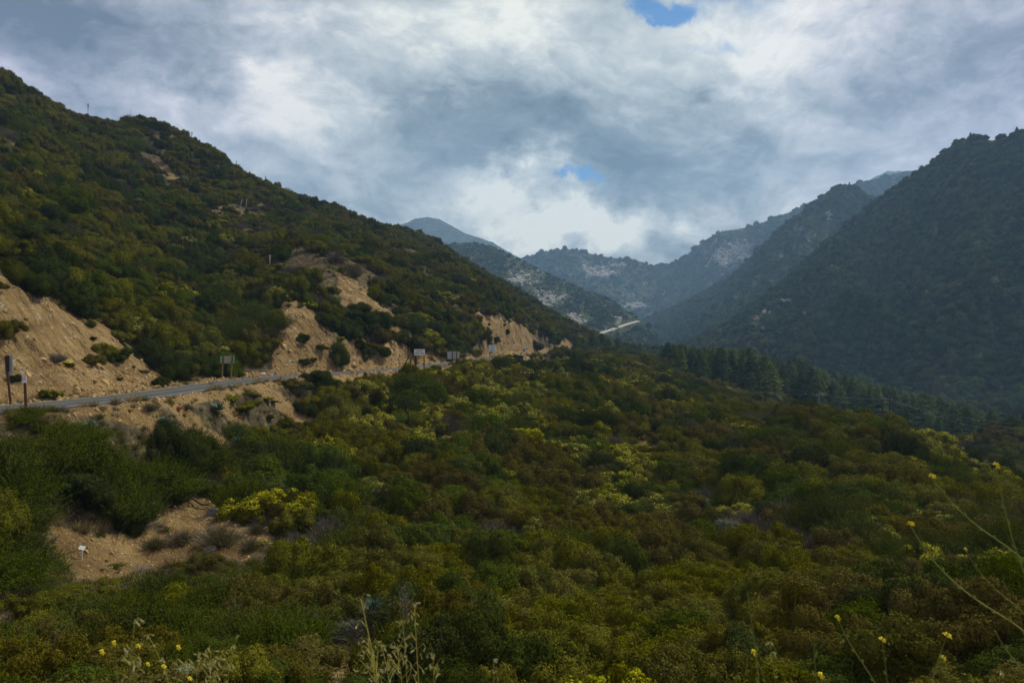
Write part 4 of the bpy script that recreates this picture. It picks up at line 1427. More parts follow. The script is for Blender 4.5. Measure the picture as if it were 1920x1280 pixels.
for (x, Y, z, h, u) in pine_pts:
    i = int(rp.choice([0, 1, 2], p=[0.32, 0.33, 0.35])) if u > 1230 else int(rp.integers(0, 2))
    wd = rp.uniform(0.85, 1.2) * (1.25 if u < 1230 else 1.0)
    if i not in proto:
        r_ = bpy.data.objects.new('pine_tree', None); col.objects.link(r_)
        r_.empty_display_size = 0.1
        c_ = link('crown', PC[i], r_); t_ = link('trunk', PT[i], r_)
        proto[i] = (r_, c_, t_)
    else:
        r0, c0, t0 = proto[i]
        r_ = r0.copy(); col.objects.link(r_)
        c_ = c0.copy(); col.objects.link(c_); c_.parent = r_
        t_ = t0.copy(); col.objects.link(t_); t_.parent = r_
    r_.location = (x, Y, z - 0.2)
    r_.rotation_euler = (0, 0, rp.uniform(0, 6.28))
    r_.scale = (h * wd, h * wd, h)
    w, g = pine_where(u, Y)
    tag(r_, ('tall ' if h > 14 else 'short ') + ['slim dark green pine', 'open dark green pine', 'light green pine'][i] + ' ' + w, 'pine tree', ['slim dark', 'open dark', 'light green'][i] + ' ' + g)
pine_src = [proto[i][1] for i in range(3)]

# ------------------------------------------------------------------ woods on the mountains
oak_m = [shrub_mesh('oak', 601, 2600, 0.085, 'oak', nblob=12), shrub_mesh('oak', 602, 2600, 0.085, 'oak2', nblob=14)]
oaks = []
ow = [((1262, 706), 3.4, 'round dark oak at the left end of the pine stand'), ((1850, 812), 4.2, 'brownish round oak on the spur at the right edge')]
for i, (pq, s, lb) in enumerate(ow):
    p = hit(pq[0], pq[1])
    o = link('oak_tree', oak_m[i])
    o.location = p; o.scale = (s, s, s * 0.9)
    tag(o, lb, 'oak tree')
    oaks.append(o)


def mountain_wood(name, label, P, T, ns_keep, size, r, tmin=-0.06, conifer=0.12, yl=(0, 1e9), ridge_pines=0, rocks_attr=None, avoid=None):
    """trees spread evenly over a mountain sheet"""
    A = P[:-1, :-1]; B = P[1:, :-1]; D = P[:-1, 1:]
    ar = np.linalg.norm(np.cross(B - A, D - A), axis=2)
    Tm = T[:-1, :-1]
    uu, vv = proj(A[..., 0], A[..., 1], A[..., 2])
    okm = (Tm > tmin) & (Tm < 1.05) & (A[..., 1] > yl[0]) & (A[..., 1] < yl[1]) & (uu > -150) & (uu < 2080)
    w = (ar * okm).ravel(); cs = np.cumsum(w)
    n = int(cs[-1] / ns_keep)
    k = np.searchsorted(cs, r.random(n) * cs[-1])
    i, j = np.unravel_index(k, okm.shape)
    fa, fb = r.random((n, 1)), r.random((n, 1))
    Q = A[i, j] + (B[i, j] - A[i, j]) * fa + (D[i, j] - A[i, j]) * fb
    dn = fbm(Q[:, 0] / 30, Q[:, 1] / 30, 3, 411)
    if rocks_attr is not None:
        rk = rocks_attr[:-1, :-1][i, j]
        kp = r.random(n) > np.clip(rk * 1.0, 0, 0.93) + 0.35 * (dn > 0.35)
    else:
        kp = ~((dn > 0.35) & (r.random(n) < 0.4))
    if avoid is not None:
        dd_ = np.min(np.hypot(Q[:, None, 0] - avoid[None, :, 0], (Q[:, None, 1] - avoid[None, :, 1]) * 0.6), axis=1)
        kp &= dd_ > 13
    Q, fa = Q[kp], fa[kp]
    Tq = T[i, j][kp]
    n = len(Q)
    con = r.random(n) < conifer * np.exp(fbm(Q[:, 0] / 120, Q[:, 1] / 120, 2, 412) * 3) + ridge_pines * (np.abs(Tq) < 0.012)
    ids = np.where(con, r.choice([2, 3], n, p=[0.75, 0.25]), (fbm(Q[:, 0] / 60, Q[:, 1] / 60, 3, 413) + r.normal(size=n) * 0.3 > 0.12).astype(int))
    s = size * np.exp(r.normal(size=n) * 0.28)
    cs_ = min(1.8, 7.5 / size)
    sx = np.where(con, s * cs_, s); sz = np.where(con, s * cs_, s * 0.95)
    Q[:, 2] -= np.where(con, 0.3, 0.15 * s)
    o = instancer(name, Q, np.stack([0 * s, 0 * s, r.uniform(0, 6.28, n)], -1), np.stack([sx, sx, sz], -1), ids, oaks + [pine_src[0], pine_src[1]])
    tag(o, label, 'woodland', kind='stuff')
    print(name, n)
    return o


def rock_of(o, P):
    a = np.zeros(P.shape[0] * P.shape[1], np.float32)
    o.data.attributes['rock'].data.foreach_get('value', a)
    return a.reshape(P.shape[:2])


rm = np.random.default_rng(77)
mountain_wood('forest', 'dark oak and brush wood covering the near right mountainside', PA, TA, 22.0, 3.5, rm, conifer=0.02, ridge_pines=0.03, rocks_attr=rock_of(mtA, PA))
mountain_wood('forest', 'bluish wood covering the pointed middle mountain', PB, TB, 75.0, 4.6, rm, conifer=0.06, ridge_pines=0.05, rocks_attr=rock_of(mtB, PB))
mountain_wood('forest', 'low brush covering the rocky spur with the distant road', PG, TG, 55.0, 3.4, rm, conifer=0.03, rocks_attr=rock_of(mtG, PG), avoid=fr)
mountain_wood('forest', 'hazy wood covering the far ridges at the head of the valley', PD, TD, 420.0, 8.5, rm, conifer=0.04, ridge_pines=0.04, rocks_attr=rock_of(mtD, PD))

# oaks over the valley floor behind the pines
vx, vy = np.meshgrid(np.arange(60, 560, 5.5), np.arange(240, 800, 5.5))
vx = (vx + rm.uniform(-2.6, 2.6, vx.shape)).ravel(); vy = (vy + rm.uniform(-2.6, 2.6, vy.shape)).ravel()
vu, _ = proj(vx, vy, 0 * vx)
vz = Hg(vx, vy)
lim = np.interp(vu, [1180, 1240, 1480, 1700, 1870, 2300], [520, 420, 400, 380, 300, 240])
vk = (vu > 1185) & (vu < 2400) & (vy > lim)
vx, vy, vz = vx[vk], vy[vk], vz[vk]
vs_ = 3.0 * np.exp(rm.normal(size=len(vx)) * 0.25)
o = instancer('forest', np.stack([vx, vy, vz - 0.3], -1), np.stack([0 * vx, 0 * vx, rm.uniform(0, 6.28, len(vx))], -1), np.stack([vs_, vs_, vs_ * 1.1], -1), (rm.random(len(vx)) < 0.4).astype(int), oaks)
tag(o, 'dark oak wood filling the valley floor behind the pine stand', 'woodland', kind='stuff')
# ------------------------------------------------------------------ roads
M_asph = simple('asphalt', (0.062, 0.070, 0.070), 0.95, 0.1, 0, 0.3, 0.8)
M_white = simple('white_paint', (0.34, 0.34, 0.31), 0.7, 0.3, 0, 0.08, 3)
M_yline = simple('yellow_paint', (0.22, 0.16, 0.05), 0.7, 0.3, 0, 0.08, 3)


def ribbon(name, path, offs, dz, m, zf=None):
    """a strip along a path: offs are the sideways offsets of its long edges"""
    path = np.asarray(path)
    d = np.gradient(path[:, :2], axis=0)
    d /= np.linalg.norm(d, axis=1, keepdims=True)
    nrm = np.stack([d[:, 1], -d[:, 0]], 1)
    vs = []
    for o_ in offs:
        q = path.copy(); q[:, :2] += nrm * o_
        q[:, 2] += dz - 0.012 * abs(o_)
        if zf is not None: q[:, 2] = zf(q)
        vs.append(q)
    n = len(path); k = len(offs)
    V = np.concatenate(vs)
    f = [[a * n + i, a * n + i + 1, (a + 1) * n + i + 1, (a + 1) * n + i] for a in range(k - 1) for i in range(n - 1)]
    # a thickness, so that it is a slab and not a sheet
    b = V.copy(); b[:, 2] -= 0.12 if dz < 0.005 else 0.002
    N_ = len(V)
    f2 = [[N_ + q for q in reversed(g)] for g in f]
    e = [[i + 1, i, N_ + i, N_ + i + 1] for i in range(n - 1)] + [[(k - 1) * n + i, (k - 1) * n + i + 1, N_ + (k - 1) * n + i + 1, N_ + (k - 1) * n + i] for i in range(n - 1)]
    return link(name, mesh_np(name, np.concatenate([V, b]), np.array(f + f2 + e), False, [m]))


rc = resample(ROAD, 1.5)
tag(ribbon('road', rc, [-2.75, -1.0, 1.0, 2.75], 0.0, M_asph), kind='structure')
tag(ribbon('road_edge_line', rc, [-2.52, -2.40], 0.006, M_white), kind='structure')
tag(ribbon('road_edge_line', rc, [2.40, 2.52], 0.006, M_white), kind='structure')
tag(ribbon('road_centre_line', rc, [-0.19, -0.07], 0.006, M_yline), kind='structure')
tag(ribbon('road_centre_line', rc, [0.07, 0.19], 0.006, M_yline), kind='structure')

# the grey pavement by the pines
pc_ = hit(1283, 696, 200)
pvp = [pix(u, v, 1) for (u, v) in ((1268, 690), (1296, 692), (1292, 701), (1284, 702))]
pv_pts = []
for (u, v) in ((1264, 689), (1278, 689), (1297, 692), (1291, 699), (1285, 702), (1274, 696)):
    q = hit(u, v, 200)
    pv_pts.append((q.x, q.y, q.z + 0.35))
mp = MB(); nn = len(pv_pts)
mp.add([(a, b, c) for a, b, c in pv_pts] + [(a, b, c - 0.8) for a, b, c in pv_pts], [list(range(nn))] + [[i, nn + i, nn + (i + 1) % nn, (i + 1) % nn] for i in range(nn)])
M_pale = simple('pale_paving', (0.30, 0.33, 0.34), 0.9, 0.2, 0, 0.1, 0.4)
tag(mp.build('pavement', M_pale), kind='structure')


# ------------------------------------------------------------------ signs
M_post = simple('post_red_brown', (0.085, 0.035, 0.025), 0.85, 0.2)
M_wood = simple('post_ochre', (0.23, 0.155, 0.06), 0.9, 0.1)
M_panel = simple('panel_white', (0.60, 0.66, 0.62), 0.5, 0.4, 0, 0.05, 2)
M_back = simple('panel_back', (0.30, 0.36, 0.33), 0.5, 0.4, 0.1, 0.07, 2)
M_green = simple('panel_green', (0.02, 0.30, 0.13), 0.5, 0.4, 0, 0.05, 2)
M_greenedge = simple('panel_green_edge', (0.10, 0.42, 0.20), 0.5, 0.4, 0, 0.05, 2)
M_tan = simple('panel_tan', (0.33, 0.28, 0.21), 0.8, 0.2, 0, 0.08, 2)
M_dark = simple('panel_dark_brown', (0.035, 0.022, 0.020), 0.8, 0.2)
M_ink = simple('letters_dark', (0.05, 0.05, 0.09), 0.7, 0.2)
M_inkred = simple('letters_red', (0.30, 0.04, 0.06), 0.7, 0.2)
M_blue = simple('letters_blue', (0.05, 0.13, 0.35), 0.7, 0.2)
M_redp = simple('red_paint', (0.5, 0.05, 0.05), 0.6, 0.3)
M_metal = simple('galvanised_metal', (0.34, 0.38, 0.40), 0.45, 0.5, 0.5, 0.2, 3)


def glyphs(cx, z, w, h, n, y, seed):
    """a line of illegible letter strokes, each a few thin bars"""
    rr = random.Random(seed)
    b = MB()
    cw = w / n
    for i in range(n):
        if n > 8 and i in (n // 2,): continue
        x0 = cx - w / 2 + cw * (i + 0.5)
        t = h * 0.17
        b.box((x0 - cw * 0.26, y, z), (t, 0.01, h))
        if rr.random() < 0.75: b.box((x0 + cw * 0.24, y - 0.0015, z), (t, 0.01, h * rr.choice([1, 0.6])))
        for zz in rr.sample([-0.42, 0, 0.42], 2):
            b.box((x0, y - 0.003, z + zz * h), (cw * 0.62, 0.01, t))
    return b


def sign_root(name, p, yaw=0.0):
    o = bpy.data.objects.new(name, None); col.objects.link(o)
    o.location = p; o.rotation_euler = (0, 0, yaw)
    o.empty_display_size = 0.2
    return o


def posts(root, xs, h, r, m, y=0.07, tilt=0.0, z0=-0.5):
    for x in xs:
        b = MB(); b.box((0, 0, h / 2 + z0 / 2), (r, r, h - z0))
        o = b.build('post', m, root); o.location = (x, y, 0); o.rotation_euler = (0, tilt, 0)


def at_road(u, v):
    return hit(u, v)


def px2m(px, Y): return px / F * Y


def level(p):
    return Vector((p.x, p.y, float(Hg(p.x, p.y)[0])))


# white sign with two lines of lettering on the left of the group
p = level(Vector(tuple(pix(795, 688, 124)))); Y = p.y
zt = (CY - 654.5) / F * Y - p.z; zb = (CY - 666) / F * Y - p.z
r_ = sign_root('road_sign', p, math.radians(-10))
tag(r_, 'white sign with two rows of letters behind leaning burnt stems', 'road sign')
w = px2m(21, Y)
b = MB(); b.box((0, 0, (zt + zb) / 2), (w, 0.04, zt - zb)); b.build('panel', M_panel, r_).location = (-w * 0.42, 0, 0)
for (zf, n, ww, mm, sd) in ((0.70, 5, 0.52, M_inkred, 1), (0.32, 10, 0.88, M_ink, 2)):
    o = glyphs(0, zb + (zt - zb) * zf, w * ww, (zt - zb) * 0.21, n, -0.027, sd).build('lettering', mm, r_); o.location = (-w * 0.42, 0, 0)
posts(r_, [0.0, -w * 0.84], zt * 0.98, 0.16, M_post)

# backs of two grey boards side by side
p = level(Vector(tuple(pix(850, 675, 150)))); Y = p.y
zt = (CY - 659) / F * Y - p.z; zb = (CY - 673) / F * Y - p.z
r_ = sign_root('road_sign', p, math.radians(8))
tag(r_, 'grey green back of a wide sign, between the white signs', 'road sign')
w = px2m(23, Y)
for k, (c, ww) in enumerate(((-0.30, 0.36), (0.10, 0.36), (0.40, 0.20))):
    b = MB(); b.box((c * w, 0, (zt + zb) / 2 + k * 0.04), (ww * w, 0.04, zt - zb - k * 0.1)); b.build('panel', M_back, r_)
b = MB()
for q in (0.25, 0.62): b.box((0, -0.035, zb + (zt - zb) * q), (w * 0.96, 0.03, 0.05))
b.build('rail', M_metal, r_)
posts(r_, [-w * 0.08, w * 0.27], zt + 0.05, 0.15, M_post, y=-0.13)

# squarish white sign
p = level(Vector(tuple(pix(923, 671, 192)))); Y = p.y
zt = (CY - 646.5) / F * Y - p.z; zb = (CY - 659.5) / F * Y - p.z
r_ = sign_root('road_sign', p, math.radians(2))
tag(r_, 'squarish white sign with four rows of dark lettering before a tan cut', 'road sign')
w = px2m(13.5, Y)
b = MB(); b.box((0, 0, (zt + zb) / 2), (w, 0.05, zt - zb)); b.build('panel', M_panel, r_)
for i, (zf, n, ww, mm) in enumerate(((0.83, 4, 0.4, M_ink), (0.65, 8, 0.78, M_blue), (0.36, 6, 0.5, M_ink), (0.17, 8, 0.6, M_ink))):
    glyphs(0, zb + (zt - zb) * zf, w * ww, (zt - zb) * 0.12, n, -0.032, 10 + i).build('lettering', mm, r_)
posts(r_, [-w * 0.34, w * 0.36], zt * 0.99, 0.18, M_post)

# narrow sign with a blue middle
p = level(Vector(tuple(pix(987.5, 667, 235)))); Y = p.y
zt = (CY - 649) / F * Y - p.z; zb = (CY - 658.5) / F * Y - p.z
r_ = sign_root('road_sign', p)
tag(r_, 'narrow upright pale sign with a blue band against dark brush', 'road sign')
w = px2m(4.8, Y)
b = MB(); b.box((0, 0, (zt + zb) / 2), (w, 0.05, zt - zb)); b.build('panel', M_panel, r_)
b = MB(); b.box((0, -0.031, zb + (zt - zb) * 0.5), (w * 0.7, 0.01, (zt - zb) * 0.3)); b.build('band', M_blue, r_)
posts(r_, [0], zt * 0.98, 0.14, M_post)

# green guide sign
p = level(Vector(tuple(pix(1035, 664, 330)))); Y = p.y
zt = (CY - 655.5) / F * Y - p.z; zb = (CY - 662) / F * Y - p.z
r_ = sign_root('road_sign', p, math.radians(-4))
tag(r_, 'low wide green guide sign just above the brush far along the road', 'road sign')
w = px2m(12.5, Y)
b = MB(); b.box((0, 0, (zt + zb) / 2), (w, 0.06, zt - zb)); b.build('panel', M_greenedge, r_)
b = MB(); b.box((-w * 0.22, -0.04, (zt + zb) / 2), (w * 0.4, 0.01, (zt - zb) * 0.72)); b.box((w * 0.23, -0.04, (zt + zb) / 2), (w * 0.4, 0.01, (zt - zb) * 0.72)); b.build('field', M_green, r_)
posts(r_, [-w * 0.3, w * 0.3], zt, 0.2, M_post, y=0.14)

# two post sign with ochre posts and a green edged tan board
p = hit(428, 711.5); Y = p.y
p = Vector((px2m(426 - CX, Y), Y, p.z)); p = level(p)
zt = (CY - 667) / F * Y - p.z; zb = (CY - 681) / F * Y - p.z
r_ = sign_root('road_sign', p, math.radians(12))
tag(r_, 'tan board with green edge on two tall ochre posts in front of the brushy gully', 'road sign')
w = px2m(25, Y)
b = MB(); b.box((0, 0, (zt + zb) / 2), (w, 0.04, zt - zb)); b.build('panel', M_greenedge, r_)
b = MB(); b.box((-0.01, -0.027, (zt + zb) / 2 - 0.02), (w * 0.90, 0.012, (zt - zb) * 0.80)); b.build('board', M_tan, r_)
for x in (-w * 0.36, w * 0.28):
    b = MB(); b.box((0, 0, zb / 2 - 0.2), (0.13, 0.13, zb + 0.4), mi=0); b.box((0, 0, (zt + zb) / 2), (0.125, 0.125, zt - zb), mi=1)
    o = b.build('post', [M_wood, M_post], r_); o.location = (x, -0.11, 0); o.rotation_euler = (0, math.radians(3.0), 0)

# little reflector post right of it
p = hit(511, 706.5)
r_ = sign_root('marker_post', level(p)); h = px2m(11, p.y)
tag(r_, 'short white reflector post at the foot of the tall tan cut', 'marker post')
b = MB(); b.box((0, 0, h / 2 - 0.1), (0.12, 0.06, h)); b.build('blade', M_panel, r_)
b = MB(); b.box((0, -0.036, h * 0.78), (0.10, 0.012, h * 0.16)); b.build('reflector', M_blue, r_)

# tall leaning post seen from behind at the frame's left edge
p = hit(20, 757); Y = p.y; h = px2m(757 - 665, Y)
r_ = sign_root('road_sign', level(p), math.radians(25))
tag(r_, 'tall leaning brown post carrying a dark board and pale green panel, beyond the road', 'road sign')
b = MB(); b.box((0, 0, h / 2 - 0.2), (0.14, 0.14, h + 0.3)); o = b.build('post', M_post, r_); o.rotation_euler = (0, math.radians(-5.0), 0)
b = MB(); b.box((-0.16, -0.095, h * 0.82), (0.20, 0.05, h * 0.33)); b.build('board', M_dark, r_)
b = MB(); b.box((-0.14, 0.10, h * 0.79), (0.50, 0.03, h * 0.40)); o = b.build('panel', M_back, r_)

# red and white marker on a post on the near side
p = hit(49, 776); Y = p.y; h = px2m(776 - 702, Y)
r_ = sign_root('road_sign', level(p), math.radians(50))
tag(r_, 'small white and red plate on a slim dark red post', 'road sign')
b = MB(); b.box((0, 0, h / 2 - 0.2), (0.13, 0.13, h + 0.4)); o = b.build('post', M_post, r_); o.rotation_euler = (0, math.radians(-2), 0)
b = MB(); b.box((-0.12, -0.09, h * 0.89), (0.28, 0.025, h * 0.19)); b.build('plate', M_panel, r_)
b = MB(); b.box((-0.12, -0.106, h * 0.94), (0.16, 0.008, h * 0.025)); b.box((-0.12, -0.106, h * 0.88), (0.18, 0.008, h * 0.02)); b.box((-0.24, -0.107, h * 0.89), (0.025, 0.008, h * 0.17)); b.build('marks', M_redp, r_)

# small signpost in the clearing, tilted plate
p = hit(154, 1050); Y = p.y; h = px2m(28, Y)
r_ = sign_root('trail_marker', level(p), math.radians(15))
tag(r_, 'small white plate tilted on a thin pale post at the left of the sandy clearing', 'trail marker')
b = MB(); b.tube([(0, 0, -0.2), (0, 0, h * 0.75)], 0.022, 8); b.build('post', M_panel, r_)
b = MB(); b.box((0, 0, 0), (0.30, 0.22, 0.02)); o = b.build('plate', M_panel, r_); o.location = (0, -0.02, h * 0.8); o.rotation_euler = (math.radians(50), math.radians(18), 0)

# ------------------------------------------------------------------ utility poles and wires
M_pole = simple('creosoted_pole', (0.035, 0.018, 0.014), 0.9, 0.2)
M_ins = simple('insulator', (0.35, 0.45, 0.47), 0.3, 0.5)


def insul(root, x, y, z, s=1.0):
    b = MB(); b.tube([(0, 0, 0), (0, 0, 0.10 * s), (0, 0, 0.11 * s), (0, 0, 0.2 * s), (0, 0, 0.24 * s)], [0.03 * s, 0.03 * s, 0.08 * s, 0.07 * s, 0.03 * s], 8)
    o = b.build('insulator', M_ins, root); o.location = (x, y, z)


def pole(u, vt, Y, lab, arm=0, yaw=0.0, r=0.16, vbhint=None, m=None):
    x = (u - CX) / F * Y
    z = float(Hg(x, Y)[0]); h = (CY - vt) / F * Y - z
    ro = sign_root('utility_pole', (x, Y, z), yaw)
    tag(ro, lab, 'utility pole')
    b = MB(); b.tube([(0, 0, -1), (0, 0, h * 0.5), (0, 0, h)], [r, r * 0.85, r * 0.7], 10); b.build('pole', m or M_pole, ro, True)
    if arm:
        b = MB(); b.box((0, -r - 0.05, h - 0.35), (arm, 0.1, 0.13)); b.box((-arm * 0.18, -r - 0.04, h - 0.8), (0.05, 0.04, 0.9), Matrix.Rotation(math.radians(-45), 3, 'Y')); b.box((arm * 0.18, -r - 0.04, h - 0.8), (0.05, 0.04, 0.9), Matrix.Rotation(math.radians(45), 3, 'Y'))
        b.build('crossarm', m or M_pole, ro)
        for k in (-0.46, -0.2, 0.2, 0.46): insul(ro, arm * k, -r - 0.05, h - 0.27)
    return ro, Vector((x, Y, z + h))


# twin poles joined by a crossarm
Y = 168.0
xa, xb = (1654.5 - CX) / F * Y, (1668.5 - CX) / F * Y
za = float(Hg(xa, Y)[0]); zb_ = float(Hg(xb, Y)[0]); top = (CY - 747) / F * Y
ro = sign_root('utility_pole', (xa, Y, za))
tag(ro, 'pair of tall dark poles tied by a crossarm at the crest', 'utility pole')
for (dx, z0) in ((0, za), (xb - xa, zb_)):
    b = MB(); b.tube([(0, 0, -1), (0, 0, (top - z0) * 0.5), (0.0, 0, top - z0)], [0.20, 0.175, 0.14], 10)
    o = b.build('pole', M_pole, ro, True); o.location = (dx, 0, z0 - za)
b = MB(); b.box(((xb - xa) / 2, -0.24, top - za - 0.25), (xb - xa + 0.9, 0.12, 0.16)); b.build('crossarm', M_pole, ro)
for dx in (-0.35, (xb - xa) / 2, xb - xa + 0.35): insul(ro, dx, -0.24, top - za - 0.16)
twin_top = [Vector((xa - 0.35, Y - 0.24, top + 0.06)), Vector(((xa + xb) / 2, Y - 0.24, top + 0.06)), Vector((xb + 0.35, Y - 0.24, top + 0.06))]
M_greypole = simple('weathered_pole', (0.14, 0.14, 0.13), 0.9, 0.2)
_, p2 = pole(1535.5, 738.5, 205.0, 'weathered grey pole with wide crossarm left of the twin poles', 4.2, 0.1, 0.17, m=M_greypole)
_, p3 = pole(988.5, 697, 128.0, 'dark pole with a crossarm rising from brush under the white signs', 2.4, 0.1, 0.13)
_, p4 = pole(1227.5, 724, 160.0, 'short reddish brown pole in yellow tipped brush near the pavement', 0, 0, 0.12)
_, p5 = pole(1235.5, 700, 235.0, 'short pale pole below the grey pavement', 0, 0, 0.14, m=M_greypole)
_, p6 = pole(1516.5, 762, 150.0, 'short thin dark pole at the crest left of the grey pole', 0, 0, 0.09)


M_wire = simple('old_wire', (0.13, 0.16, 0.15), 0.6, 0.3)


def wire(a, b_, sag, lab, r=0.016):
    pts = []
    for i in range(25):
        t = i / 24
        q = a.lerp(b_, t); q.z -= sag * 4 * t * (1 - t)
        pts.append(q)
    m = MB(); m.tube(pts, r, 5)
    o = m.build('power_line', M_wire, None, True, origin=a)
    tag(o, lab, 'power line', 'power lines over the valley')


ends = [Vector(((2050 - CX) / F * 150, 150, (CY - v) / F * 150)) for v in (800, 806, 812)]
for k in range(3):
    a = p2 + Vector(((-1.9, 0, 1.9)[k], -0.2, 0.0))
    wire(a, twin_top[k], 0.5, ['upper', 'middle', 'lower'][k] + ' wire strung from the grey pole to the twin poles')
    wire(twin_top[k], ends[k], (1.8, 2.4, 3.2)[k], ['upper', 'middle', 'lower'][k] + ' wire sagging from the twin poles towards the right edge')
# the pole those wires run to
_, p7 = pole(2050, 796, 150.0, 'dark pole on the spur beyond the right edge', 2.4, 0.4, 0.16)
# wires from the grey pole towards the left
for k in range(2):
    wire(p2 + Vector(((-1.9, 1.9)[k], -0.2, 0)), p5 + Vector((0, 0, -0.1 - 0.4 * k)), 2.0, ['upper', 'lower'][k] + ' wire strung from the grey pole to the short pale pole')

# ------------------------------------------------------------------ parked car and shed roof at the bend
p = level(Vector(tuple(pix(1150, 664, 415))))
top = (CY - 660.5) / F * p.y
r_ = sign_root('parked_car', (p.x, p.y, max(p.z, top - 1.65)), math.radians(8))
tag(r_, 'pale turquoise car parked by dark pines at the far road bend', 'car')
M_car = simple('car_paint', (0.30, 0.58, 0.60), 0.3, 0.6, 0, 0.03)
M_glass = simple('car_glass', (0.02, 0.03, 0.04), 0.1, 0.7, 0, 0.02)
M_tyre = simple('tyre', (0.02, 0.02, 0.02), 0.9, 0.2)
b = MB()
prof = [(-2.2, 0.35), (-2.25, 0.75), (-1.9, 0.95), (-1.2, 1.02), (-0.6, 1.5), (0.9, 1.55), (1.6, 1.05), (2.15, 0.95), (2.25, 0.55), (2.2, 0.35)]
vs = [(x, -0.85, z) for x, z in prof] + [(x, 0.85, z) for x, z in prof]
n = len(prof)
b.add(vs, [list(range(n)), list(range(2 * n - 1, n - 1, -1))] + [[i, n + i, n + (i + 1) % n, (i + 1) % n] for i in range(n)])
b.build('body', M_car, r_)
b = MB(); q = [(-1.05, 1.03), (-0.55, 1.44), (0.85, 1.48), (1.4, 1.07)]
for y in (-0.862, 0.862):
    b.add([(x, y, z) for x, z in q], [[0, 1, 2, 3]])
b.build('window', M_glass, r_)
for x in (-1.4, 1.4):
    for y in (-0.8, 0.8):
        b = MB(); b.tube([(0, -0.12, 0), (0, 0.12, 0)], 0.34, 16); o = b.build('wheel', M_tyre, r_); o.location = (x, y, 0.34)
p = level(Vector(tuple(pix(1162, 664, 425))))
top = (CY - 661.5) / F * p.y
r_ = sign_root('road_works_barrier', (p.x, p.y, max(p.z, top - 1.2)), 0.1)
tag(r_, 'long cream barrier beside the pale turquoise car at the far bend', 'barrier')
M_cream = simple('cream_concrete', (0.52, 0.47, 0.32), 0.9, 0.2)
b = MB(); b.add([(-2, -0.35, 0), (2, -0.35, 0), (2, -0.1, 1.1), (-2, -0.1, 1.1), (-2, 0.35, 0), (2, 0.35, 0), (2, 0.1, 1.1), (-2, 0.1, 1.1)], [[0, 1, 2, 3], [5, 4, 7, 6], [3, 2, 6, 7], [1, 5, 6, 2], [4, 0, 3, 7]])
b.build('block', M_cream, r_)
b = MB(); b.box((0, 0, 1.16), (3.8, 0.12, 0.1)); b.build('rail', M_metal, r_)

# ------------------------------------------------------------------ burnt stems and dead wood
M_char = simple('charred_wood', (0.030, 0.020, 0.020), 0.95, 0.1)
M_dead = simple('bleached_wood', (0.42, 0.38, 0.30), 0.9, 0.1)


def stick(name, pts, rads, mats_, lab, cat, twigs=0, seed=1, tw_len=0.5):
    rr = random.Random(seed)
    o0 = Vector(pts[0])
    b = MB(); b.tube([Vector(q) - o0 for q in pts], rads, 8)
    ob = b.build(name, mats_, None, True); ob.location = o0
    tag(ob, lab, cat)
    if twigs:
        for _ in range(twigs):
            t = rr.uniform(0.35, 1.0) * (len(pts) - 1)
            i = min(int(t), len(pts) - 2)
            q = (Vector(pts[i]).lerp(Vector(pts[i + 1]), t - i)) - o0
            d = Vector((rr.gauss(0, 1), rr.gauss(0, 1), rr.uniform(0.1, 1))).normalized() * tw_len * rr.uniform(0.5, 1.2)
            b2 = MB(); b2.tube([q, q + d * 0.55 + Vector((0, 0, 0.05)), q + d], [rads[-1] * 0.7, rads[-1] * 0.45, rads[-1] * 0.2], 5)
            b2.build('twig', mats_, ob, True)
    return ob


def pl(pts, Y):
    return [tuple(pix(u, v, y)) for (u, v), y in zip(pts, Y)]


a = hit(754, 699); Y = a.y
stick('dead_stem', [tuple(a)] + pl([(760, 682), (766, 668), (771, 658), (776, 650)], [Y, Y, Y + .2, Y + .3]), [0.11, 0.10, 0.08, 0.06, 0.03], M_char, 'charred stem leaning right before the two row white sign', 'dead stem', 8, 3, 0.9)
a = hit(767, 722); Y = a.y
stick('dead_stem', [tuple(a)] + pl([(768, 706), (769, 690), (770, 676), (773, 668)], [Y] * 4), [0.12, 0.11, 0.12, 0.08, 0.03], M_char, 'upright charred stem standing left of the two row white sign', 'dead stem', 12, 5, 0.8)
a = hit(781, 694); Y = 121.0
a = level(Vector(tuple(pix(781, 690, Y))))
stick('dead_stem', [tuple(a)] + pl([(780, 680), (779, 672), (779, 667)], [Y] * 3), [0.09, 0.11, 0.10, 0.07], M_char, 'short burnt stump right under the two row white sign', 'dead stem', 6, 8, 0.4)
a = hit(446, 1096); Y = a.y - 0.3
stick('fallen_branch', pl([(418, 1150), (430, 1125), (441, 1105), (452, 1092), (459, 1078)], [Y - 1.2, Y - .9, Y - .6, Y - .3, Y]), [0.02, 0.03, 0.035, 0.06, 0.07], M_dead, 'bleached broken branch poking out of brush below the clearing', 'branch', 9, 9, 0.6)
a = hit(385, 820)
stick('fallen_branch', [tuple(hit(395, 882) + Vector((0, 0, 1.6))), tuple(hit(425, 905) + Vector((0, 0, 1.5))), tuple(hit(450, 920) + Vector((0, 0, 1.4)))], [0.02, 0.03, 0.02], M_dead, 'thin pale stalk lying over the brush right of the pipe', 'branch', 3, 12, 0.3)

